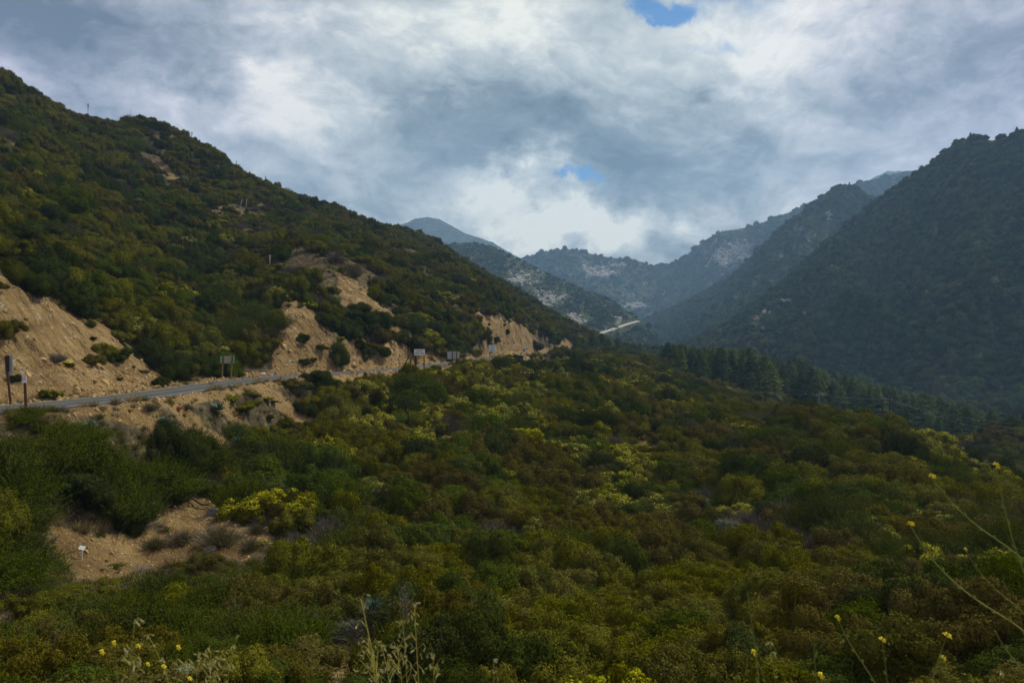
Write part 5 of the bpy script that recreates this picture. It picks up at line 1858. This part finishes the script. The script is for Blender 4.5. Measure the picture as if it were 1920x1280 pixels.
# ------------------------------------------------------------------ drain pipe with a grey flared end
pts = []
for (u, v, dz) in [(307, 893, 1.3), (322, 908, 1.0), (338, 921, 0.55), (352, 932, 0.4), (366, 943, 0.32), (378, 951, 0.3), (392, 952, 0.35)]:
    q = hit(u, v + dz * 9)
    pts.append(Vector((q.x, q.y, q.z + dz)))
b = MB(); o0 = pts[0]
b.tube([q - o0 for q in resample(np.array([tuple(q) for q in pts]), 0.4).tolist()] if False else [Vector(q) - o0 for q in resample(np.array([tuple(q) for q in pts]), 0.4)], 0.075, 10)
M_pipe = simple('rusty_pipe', (0.10, 0.055, 0.045), 0.7, 0.4, 0.1, 0.25, 4)
ob = b.build('drain_pipe', M_pipe, None, True); ob.location = o0
tag(ob, 'rusty brown pipe running down through brush to the striped grey hood', 'pipe')
q = hit(401, 966)
M_hood = simple('weathered_corrugated', (0.17, 0.20, 0.22), 0.9, 0.2, 0, 0.3, 6)
hood = MB()
n = 36; rows = 8
vs = []
for i in range(rows):
    t = i / (rows - 1)
    for k in range(n + 1):
        a_ = math.pi * (k / n)
        rr_ = (0.25 + 0.72 * math.sin(t * math.pi / 2)) * (1 + (0.09 if k % 4 < 2 else -0.09))
        vs.append((math.cos(a_) * rr_ * 0.95, -math.sin(a_) * rr_ * 0.8, 0.95 * math.cos(t * math.pi / 2) ** 0.8))
fs = [[i * (n + 1) + k, i * (n + 1) + k + 1, (i + 1) * (n + 1) + k + 1, (i + 1) * (n + 1) + k] for i in range(rows - 1) for k in range(n)]
hood.add(vs, fs)
ob = hood.build('drain_hood', M_metal, None, True); ob.location = (q.x, q.y, q.z - 0.05)
ob.rotation_euler = (0, 0, math.radians(10)); ob.scale = (0.5, 0.5, 0.55)
sol = ob.modifiers.new('thickness', 'SOLIDIFY'); sol.thickness = 0.02
ob.data.materials[0] = M_hood
tag(ob, 'striped grey corrugated hood at the lower end of the rusty pipe', 'drain hood')

# ------------------------------------------------------------------ yuccas
YM = [yucca_mesh('yucca', 701), yucca_mesh('yucca', 702, 150)]
YD = yucca_mesh('yucca', 703, 120, 'sage')
yl = [(170, 815, 38, 0, 'big blue green yucca rosette on the brushy bank at the left'), (308, 800, 34, 1, 'dusky yucca on the bare bank below the road'), (410, 775, 40, 0, 'round yucca between the eroded dirt streaks'),
      (447, 838, 36, 1, 'yucca at the foot of the lower dirt streak'), (582, 776, 26, 0, 'yucca at the end of the middle dirt streak'), (600, 830, 26, 0, 'yucca in front of yellow tipped shrubs'), (428, 551, 20, 0, 'upper of two pale yuccas high in the gully'),
      (458, 590, 20, 1, 'pale yucca beside the head of the gully'), (512, 625, 18, 0, 'small yucca at the top of the gully right side'), (800, 808, 20, 0, 'yucca in the middle of the slope'), (1118, 815, 18, 1, 'yucca left of the footpath'),
      (482, 548, 12, 0, 'small pale yucca above the gully'), (1318, 962, 30, 0, 'faint yucca on the lower right slope'), (88, 972, 34, 2, 'withered grey yucca between two big green bushes at the left'), (705, 930, 24, 2, 'withered grey yucca at the sandy trail end'), (40, 405, 30, 0, 'yucca high on the left hillside'),
      (700, 1185, 60, 0, 'yucca behind the oat stems at bottom centre'), (630, 945, 20, 2, 'withered yucca left of the trail end')]
for (u, v, w, i, lab) in yl:
    q = hit(u, v + w * 0.3)
    o = link('yucca', (YM + [YD])[i])
    s = w / F * q.y / 2 * 1.15
    o.location = (q.x, q.y, q.z + 0.25 * s + (0.9 if v > 780 and i != 2 and u > 500 else 0.35)); o.scale = (s, s, s * 0.95); o.rotation_euler = (0, 0, u)
    tag(o, lab, 'yucca', 'yuccas on the slopes')

# tall bare flower stalks on the skyline of the left hill
sk_lab = ['at the far left end of the skyline', 'left of the dip in the skyline', 'on the knob of the skyline', 'right of the knob of the skyline', 'on the long fall of the skyline', 'beside the round bush on the skyline', 'below the round bush on the skyline', 'low on the falling skyline', 'pale, among shrubs high on the hill', 'pale, in the gully head on the hill', 'pale, leaning, among shrubs high on the hill']
for k, (u, v0, v1, bend) in enumerate([(25, 158, 137, 2), (165, 218, 195, 0), (300, 250, 232, 1), (306, 252, 233, 3), (358, 276, 247, 2), (420, 306, 290, 0), (445, 318, 302, -2), (497, 345, 330, 1), (461, 392, 372, 2), (506, 505, 477, 0), (450, 388, 374, 4)]):
    Y = float(np.interp(u, [0, 222, 250, 385, 500], [219, 235, 261, 284, 319])) if k < 8 else None
    if Y is None:
        q = hit(u, v0); Y = q.y
    else:
        q = level(Vector(((u - CX) / F * Y, Y, 0)))
    tp = pix(u + bend, v1, Y)
    b = MB(); b.tube([Vector((0, 0, -0.5)), (Vector(tuple(tp)) - q) * 0.5, Vector(tuple(tp)) - q], [0.11, 0.09, 0.05], 6)
    o = b.build('yucca_stalk', M_dead if k >= 8 else M_char, None, True); o.location = q
    if k < 8:
        b = MB(); e = Vector(tuple(tp)) - q
        for j in range(14):
            a_ = j * 2.4; z = -1.2 + j * 0.085
            b.tube([e + Vector((0, 0, z)), e + Vector((math.cos(a_) * 0.28, math.sin(a_) * 0.28, z + 0.15))], [0.04, 0.06], 5)
        b.build('seed_head', M_char, o)
    tag(o, 'thin dry yucca stalk ' + sk_lab[k], 'yucca stalk')

# round reddish bush that breaks the skyline
o = base_obj[FIRST['brown'][0]].copy(); col.objects.link(o); o.name = 'shrub'
Y = 280.0; q = level(Vector(((386 - CX) / F * Y, Y, 0)))
s = px2m(12, Y); o.location = q + Vector((0, 0, 0.6)); o.scale = (s, s, s * 1.25)
tag(o, 'round reddish bush breaking the skyline of the left hill', 'shrub', 'brown tinged shrubs on the skyline')

# yellow flowering bushes
for (u, v, w, lab) in ((128, 688, 26, 'bright yellow flowering bush on the tan road cut at the left'), (955, 668, 14, 'yellow flowering bush beside the squarish white sign')):
    me = shrub_mesh('shrub', 801 + u, 5000, 0.06, 'olive', 'yellow', nblob=12, tipfrac=1.0)
    q = hit(u, v); o = link('shrub', me); s = px2m(w / 2, q.y)
    o.location = q; o.scale = (s, s, s * 0.8); tag(o, lab, 'shrub')
# rust red low plants on the bank
rustm = shrub_mesh('shrub', 811, 3000, 0.08, 'rust', nblob=10)
for (u, v, w, lab) in ((243, 772, 12, 'leftmost rust red plant on the bare bank'), (335, 772, 18, 'rust red plant high on the bare bank beside brown brush'), (345, 782, 12, 'lower rust red plant on the bare bank'), (448, 785, 14, 'rust red plant at the edge of the round yucca')):
    q = hit(u, v); o = link('shrub', rustm); s = px2m(w / 2, q.y)
    o.location = q; o.scale = (s, s, s * 0.7); tag(o, lab, 'shrub')

# pale stones
M_stone = simple('pale_stone', (0.50, 0.46, 0.38), 0.9, 0.2)
sr = np.random.default_rng(9)
I = ico()
for k, (u, v, w, lab) in enumerate([(165, 1062, 5, 'white stone in the sandy clearing, nearer the marker'), (228, 1039, 5, 'white stone in the middle of the sandy clearing'), (331, 963, 4, 'white stone above the clearing under green brush'), (395, 1032, 24, 'long pale boulder at the right end of the clearing'), (768, 718, 14, 'pale boulder under the charred stems'), (430, 712, 5, 'stone at the foot of the tan board'), (492, 703, 14, 'pale rubble stone by the white reflector post'), (1170, 655, 12, 'pale boulder among brush near the parked car')]):
    q = hit(u, v)
    s = px2m(w / 2, q.y)
    V = I.reshape(-1, 3)
    # two rounds of subdivision by midpoints, then lumps
    T = I
    for _ in range(2):
        a_, b_, c_ = T[:, 0], T[:, 1], T[:, 2]
        ab, bc, ca = (a_ + b_) / 2, (b_ + c_) / 2, (c_ + a_) / 2
        T = np.concatenate([np.stack(z, 1) for z in ((a_, ab, ca), (ab, b_, bc), (ca, bc, c_), (ab, bc, ca))])
        T = T / np.linalg.norm(T, axis=2, keepdims=True)
    lump = 1 + 0.25 * pn(T[..., 0] * 1.7 + k * 9, T[..., 1] * 1.7 + T[..., 2] * 2.1, 50 + k)
    T = T * lump[..., None] * np.array([s, s * 0.7, s * 0.5])
    me = mesh_np('stone', T.reshape(-1, 3), np.arange(len(T) * 3).reshape(-1, 3), False, [M_stone])
    o = link('stone', me); o.location = q; o.rotation_euler = (0, 0, 0.2 * k)
    tag(o, lab, 'stone')

# dead stalk of a yucca in front of the gully
q = hit(768, 1278); Y = q.y
tp = Vector(tuple(pix(757.5, 1100, Y))); e = tp - q; hgt = e.length
b = MB(); b.tube([Vector((0, 0, -0.3)), e * 0.35 + Vector((0.04, 0, 0)), e * 0.7, e], [0.030, 0.026, 0.020, 0.010], 8)
M_dry = simple('dry_dark_stalk', (0.055, 0.048, 0.045), 0.9, 0.1)
st = b.build('dry_flower_stalk', M_dry, None, True); st.location = q
tag(st, 'tall dark dry stalk with short side branches behind the oat stems', 'dry stalk')
rr = random.Random(4)
b = MB()
for j in range(110):
    t = 0.42 + 0.57 * j / 110
    c0 = e * t; a_ = j * 2.399
    ln = 0.36 * (1 - t) ** 0.5 + 0.10
    d = Vector((math.cos(a_), math.sin(a_), 0.75)).normalized() * ln * rr.uniform(0.7, 1.2)
    b.tube([c0, c0 + d * 0.6 + Vector((0, 0, -0.01)), c0 + d], [0.009, 0.007, 0.008], 4)
b.build('side_branch', LM['grey'], st)['kind'] = 'stuff'

# ------------------------------------------------------------------ mustard by the camera
M_stem = simple('mustard_stem', (0.24, 0.28, 0.045), 0.7, 0.3, 0, 0.15, 30)
M_pet = simple('petal', (0.85, 0.68, 0.01), 0.6, 0.2, 0, 0.04)


def flower_parts(root, tip, axis, size, seed):
    rr = random.Random(seed)
    ax = Vector(axis).normalized()
    t1 = ax.cross(Vector((0.3, 0.2, 1))).normalized(); t2 = ax.cross(t1)
    b = MB()
    for fl in range(5 if size > 0.01 else 3):
        if fl == 0: c0 = Vector(tip) + ax * size * 0.5
        else:
            a_ = fl * 2.4 + rr.random()
            c0 = Vector(tip) + (t1 * math.cos(a_) + t2 * math.sin(a_)) * size * 0.75 + ax * size * rr.uniform(-0.2, 0.25)
        n_ = (c0 - Vector(tip) + ax * size * 0.6).normalized()
        u1 = n_.cross(Vector((0.1, 0.9, 0.3))).normalized(); u2 = n_.cross(u1)
        for k in range(4):
            a_ = k * math.pi / 2 + fl
            d = u1 * math.cos(a_) + u2 * math.sin(a_); s_ = n_.cross(d)
            L = size * 0.75
            v = [c0, c0 + d * L * 0.45 + s_ * L * 0.16 + n_ * L * 0.12, c0 + d * L * 0.85 + s_ * L * 0.30 + n_ * L * 0.10, c0 + d * L * 1.0 + n_ * L * 0.02, c0 + d * L * 0.85 - s_ * L * 0.30 + n_ * L * 0.10, c0 + d * L * 0.45 - s_ * L * 0.16 + n_ * L * 0.12]
            v2 = [q - n_ * L * 0.03 for q in v]
            b.add(v + v2, [[0, 1, 2, 3, 4, 5], [11, 10, 9, 8, 7, 6]] + [[i, 6 + i, 6 + (i + 1) % 6, (i + 1) % 6] for i in range(6)])
    b.build('flower', M_pet, root)
    b = MB()
    for k in range(7):       # green buds in the middle
        a_ = k * 2.4
        c0 = Vector(tip) + ax * size * 0.55 + (t1 * math.cos(a_) + t2 * math.sin(a_)) * size * 0.16
        b.tube([c0 - ax * size * 0.3, c0, c0 + ax * size * 0.2], [size * 0.03, size * 0.09, size * 0.02], 5)
    b.build('bud', M_stem, root)


def mustard(pts, Y, size, lab, rad=0.0028, bloom=True, pods=True, seed=1):
    """stem through photograph pixels (tip first), running on down to the ground"""
    P = [Vector(tuple(pix(u, v, Y + 0.03 * i))) for i, (u, v) in enumerate(pts)]
    d = (P[-1] - P[-2]).normalized()
    g = P[-1] + Vector((d.x * 0.35, 0.05, -0.2))
    gz = float(Hg(g.x, g.y)[0])
    steps = max(2, int((g.z - gz) / 0.3))
    for i in range(1, steps + 1):
        P.append(Vector((g.x + d.x * 0.06 * i, g.y, g.z + (gz - 0.03 - g.z) * i / steps)))
    base = P[-1]
    Q = smooth_path(np.array([tuple(q) for q in P]), 0.015, 3, 3)
    n = len(Q)
    rr = random.Random(seed)
    rads = [rad * (0.45 + 0.9 * min(1, i / (n * 0.5))) * (1 + 0.10 * math.sin(i * 1.7)) for i in range(n)]
    b = MB(); b.tube([Vector(q) - base for q in Q], rads, 7)
    o = b.build('mustard_plant', M_stem, None, True); o.location = base
    tag(o, lab, 'mustard plant', 'mustard stems close to the camera')
    tip = Vector(Q[0]) - base; ax = (Vector(Q[0]) - Vector(Q[3])).normalized()
    if bloom: flower_parts(o, tip, (ax + Vector((0, -0.25, 0.25))).normalized(), size, seed)
    if pods:
        b = MB()
        for k in range(10):
            i = 5 + int(k * 3.4)
            if i >= n - 2: break
            c0 = Vector(Q[i]) - base; t_ = (Vector(Q[i - 1]) - Vector(Q[i + 1])).normalized()
            sd = t_.cross(Vector((0, 1, 0))).normalized() * (1 if k % 2 else -1)
            e_ = c0 + t_ * 0.014 + sd * 0.0035
            b.tube([c0, (c0 + e_) / 2 + sd * 0.0015, e_], [0.0006, 0.0014, 0.0004], 5)
        b.build('pod', M_stem, o)
    return o


MU = [([(1747, 893), (1758, 912), (1790, 952), (1836, 990), (1885, 1022), (1930, 1052)], 1.35, 0.0095, 'upper long mustard stem leaning in from the right edge, open yellow flower', 0.0042),
      ([(1867, 871), (1872, 905), (1885, 965), (1900, 1020), (1925, 1085)], 1.3, 0.0085, 'tallest mustard stem at the right edge, topped by two pale buds', 0.0040),
      ([(1706, 982), (1720, 1010), (1745, 1050), (1790, 1095), (1850, 1140), (1930, 1180)], 1.2, 0.0085, 'lower long mustard stem leaning in from the right edge, open yellow flower', 0.0046),
      ([(1810, 1029), (1822, 1055), (1850, 1092), (1890, 1125), (1930, 1150)], 1.5, 0.0055, 'thin mustard stem with a tiny pale bud, between the two long ones', 0.0032),
      ([(1570, 1157), (1580, 1185), (1602, 1222), (1628, 1258), (1652, 1292)], 1.3, 0.0080, 'mustard stem leaning left with a small yellow flower, right of bottom centre', 0.0032),
      ([(1654, 1199), (1657, 1225), (1661, 1255), (1664, 1290)], 1.35, 0.0085, 'upright mustard stem with one yellow flower', 0.0026),
      ([(1775, 1191), (1768, 1215), (1752, 1250), (1742, 1290)], 1.3, 0.0110, 'mustard stem with the largest paired yellow flower near the bottom right corner', 0.0028),
      ([(1768, 1233), (1758, 1248), (1745, 1270), (1736, 1290)], 1.4, 0.0095, 'short mustard stem with a yellow flower under the paired one', 0.0028),
      ([(1413, 1223), (1420, 1242), (1430, 1262), (1442, 1290)], 1.35, 0.0095, 'mustard stem with a yellow flower left of the pale bud stems', 0.0026),
      ([(1538, 1266), (1543, 1275), (1550, 1290)], 1.4, 0.0100, 'yellow mustard flower just above the bottom edge', 0.0026),
      ([(1402, 1112), (1404, 1135), (1409, 1165), (1414, 1190), (1424, 1290)], 1.0, 0.0060, 'blurred mustard stalk without open flower, standing alone', 0.0026),
      ([(1525, 1178), (1526, 1205), (1527, 1240), (1530, 1290)], 0.9, 0.0040, 'faint low mustard stalk left of the leaning one', 0.0018),
      ([(1866, 1182), (1875, 1205), (1895, 1232), (1930, 1265)], 1.0, 0.0030, 'flowerless mustard stem low in the right corner', 0.0030),
      ([(191, 1222), (186, 1240), (177, 1262), (168, 1290)], 1.45, 0.0085, 'leftmost mustard flower on a stem leaning right', 0.0030),
      ([(214, 1205), (215, 1225), (221, 1250), (224, 1290)], 1.45, 0.0080, 'mustard with a flat topped flower, second from the left', 0.0028),
      ([(258, 1211), (250, 1228), (240, 1245), (232, 1290)], 1.6, 0.0090, 'mustard with the third flower from the left', 0.0022),
      ([(277, 1245), (265, 1258), (250, 1272), (232, 1290)], 1.6, 0.0075, 'low mustard flower between two higher ones', 0.0022),
      ([(307, 1249), (298, 1262), (288, 1275), (276, 1290)], 1.55, 0.0080, 'mustard flower where two stems cross', 0.0025),
      ([(334, 1213), (322, 1230), (306, 1250), (284, 1278), (276, 1290)], 1.6, 0.0090, 'rightmost high mustard flower of the left group', 0.0024),
      ([(355, 1272), (352, 1280), (346, 1292)], 1.6, 0.0080, 'small mustard flower at the bottom edge of the left group', 0.0022)]
for k, (pts, Y, s, lab, rad) in enumerate(MU):
    mustard(pts, Y, s * 0.64, lab, rad * 0.40, k not in (10, 11, 12), True, k)

# ------------------------------------------------------------------ wild oats by the camera
M_oatstem = simple('oat_stem', (0.30, 0.27, 0.05), 0.8, 0.2, 0, 0.1, 20)
M_husk = simple('oat_husk', (0.42, 0.40, 0.15), 0.7, 0.2, 0, 0.12, 30)


def spikelet(L):
    b = MB()
    for s in (-1, 1):
        pts = [Vector((0, 0, 0)), Vector((s * L * 0.06, 0, -L * 0.35)), Vector((s * L * 0.11, 0, -L * 0.7)), Vector((s * L * 0.12, 0, -L))]
        b.tube(pts, [L * 0.02, L * 0.075, L * 0.06, L * 0.01], 6)
    me = bpy.data.meshes.new('spikelet'); me.from_pydata(b.v, [], b.f); me.materials.append(M_husk); me.update()
    return me


SPK = spikelet(0.0105)


def oat(pts, Y, nsp, lab, spread=0.05, rad=0.0016, seed=1, top_tight=False):
    rr = random.Random(seed)
    P = [Vector(tuple(pix(u, v, Y))) for (u, v) in pts]
    g = P[-1]; gz = float(Hg(g.x, g.y + 0.05)[0])
    P += [Vector((g.x + 0.02, g.y + 0.03, g.z + (gz - g.z) * 0.5)), Vector((g.x + 0.03, g.y + 0.05, gz - 0.03))]
    base = P[-1]
    Q = [Vector(q) for q in smooth_path(np.array([tuple(q) for q in P]), 0.02, 2, 2)]
    b = MB(); b.tube([q - base for q in Q], [rad * (0.4 + min(1, i / 25) * 0.6) for i in range(len(Q))], 6)
    o = b.build('wild_oat', M_oatstem, None, True); o.location = base
    tag(o, lab, 'wild oat', 'wild oat stems close to the camera')
    vis = (P[len(pts) - 1] - P[0]).length
    tw = MB()
    for k in range(nsp):
        t = rr.uniform(0.0, 1.0) if k > 0 else 0.0
        i = min(int(t * vis / 0.02), len(Q) - 3)
        c0 = Q[i] - base
        a_ = rr.uniform(0, 6.28); sp = (spread * (0.3 + 0.7 * t) if not top_tight else spread * 0.35) * rr.uniform(0.4, 1)
        m_ = c0 + Vector((math.cos(a_) * sp * 0.7, math.sin(a_) * sp * 0.7, sp * 0.8))
        e_ = c0 + Vector((math.cos(a_) * sp, math.sin(a_) * sp, sp * 0.45))
        tw.tube([c0, m_, e_], 0.0005, 4)
        q = link('spikelet', SPK, o); q.location = e_
        q.rotation_euler = (rr.gauss(0, 0.3), rr.gauss(0, 0.9), rr.uniform(-0.5, 0.5))
        sc_ = rr.uniform(0.7, 1.15); q.scale = (sc_, sc_, sc_)
    tw.build('stalklets', M_oatstem, o)
    return o


OA = [([(677, 1124), (682, 1150), (690, 1185), (700, 1230), (712, 1290)], 1.55, 20, 'tallest oat stem of the middle clump, leaning left', 0.05, 0.0042),
      ([(777, 1133), (779, 1160), (780, 1200), (783, 1250), (786, 1290)], 1.6, 16, 'straight oat stem right of the dark dry stalk', 0.035, 0.0034),
      ([(717, 1215), (722, 1235), (728, 1262), (734, 1290)], 1.6, 16, 'short oat stem inside the middle clump', 0.05, 0.0026),
      ([(755, 1168), (758, 1190), (760, 1225), (764, 1290)], 1.7, 16, 'oat stem crossing the dark dry stalk', 0.045, 0.0024),
      ([(690, 1208), (700, 1240), (706, 1290)], 1.5, 22, 'bushy oat stem at the left of the middle clump', 0.06, 0.0020),
      ([(745, 1218), (750, 1245), (756, 1290)], 1.5, 22, 'bushy oat stem below the dark dry stalk', 0.055, 0.0020),
      ([(812, 1232), (815, 1255), (812, 1290)], 1.6, 12, 'low oat stem at the right of the middle clump', 0.04, 0.0018),
      ([(926, 1238), (926, 1260), (925, 1290)], 1.5, 6, 'lone small oat stem right of the middle clump', 0.014, 0.0022),
      ([(279, 1192), (290, 1212), (300, 1235), (312, 1262), (324, 1290)], 1.6, 14, 'curving oat stem crossing the yellow flowers at the left', 0.016, 0.0022),
      ([(445, 1194), (438, 1215), (430, 1245), (424, 1290)], 1.8, 14, 'oat stem leaning right, right of the left flowers', 0.018, 0.0018),
      ([(395, 1224), (396, 1250), (392, 1290)], 1.7, 20, 'full oat stem between left flowers and leaning stem', 0.05, 0.0016),
      ([(372, 1232), (370, 1258), (366, 1290)], 1.7, 18, 'oat stem nearest the small bottom flower', 0.05, 0.0016),
      ([(412, 1236), (410, 1260), (408, 1290)], 1.65, 18, 'short oat stem hugging the leaning one', 0.045, 0.0016),
      ([(252, 1165), (249, 1195), (245, 1240), (240, 1290)], 1.0, 14, 'blurred oat stem behind the left flowers', 0.02, 0.0014),
      ([(1443, 1205), (1450, 1240), (1456, 1290)], 1.7, 12, 'slim oat stem beside the mustard left of bottom right', 0.018, 0.0014),
      ([(1875, 1260), (1874, 1275), (1872, 1292)], 1.4, 8, 'tiny oat tip at the bottom right corner', 0.02, 0.0014),
      ([(345, 1245), (343, 1265), (340, 1290)], 1.6, 12, 'thin oat stem under the crossing flower stems', 0.04, 0.0014)]
for k, (pts, Y, n, lab, sp, rad) in enumerate(OA):
    oat(pts, Y, n, lab, sp, rad * 0.6, 30 + k)

# loose stones at the foot of the cuts and in the clearing
nx = rs.uniform(-1.0, 0.3, 60000); ny = np.exp(rs.uniform(math.log(34), math.log(280), 60000)); nx = nx * (0.75 * ny + 5)
nz = Hg(nx, ny); nb = bare(nx, ny, nz); nd, nl = road_near(nx, ny)
k_ = (nb > 0.5) & (nd > 3.0)
foot = (nd < 8) & (nz > nl - 1)
k_ &= (rs.random(len(nx)) < np.where(foot, 0.9, 0.25))
nx, ny, nz = nx[k_][:5000], ny[k_][:5000], nz[k_][:5000]
st_o = [o for o in scene.objects if o.name.startswith('stone')][1]
M_rub = simple('tan_stone', (0.36, 0.25, 0.11), 0.95, 0.1, 0, 0.3, 2)
rub_me = st_o.data.copy(); rub_me.materials.clear(); rub_me.materials.append(M_rub)
q = hit(300, 728)
so = link('stone', rub_me); so.location = q; so.scale = (2.2, 2.2, 2.2)
tag(so, 'tan stone at the foot of the left road cut', 'stone')
rz = np.exp(rs.normal(size=len(nx)) * 0.55) * 1.3 * np.clip(ny / 70, 0.6, 2)
o = instancer('rubble', np.stack([nx, ny, nz], -1), rs.uniform(0, 6.28, (len(nx), 3)), np.stack([rz, rz, rz], -1), np.zeros(len(nx), int), [so])
tag(o, 'loose tan stones scattered over the bare road cuts and the clearing', 'rubble', kind='stuff')
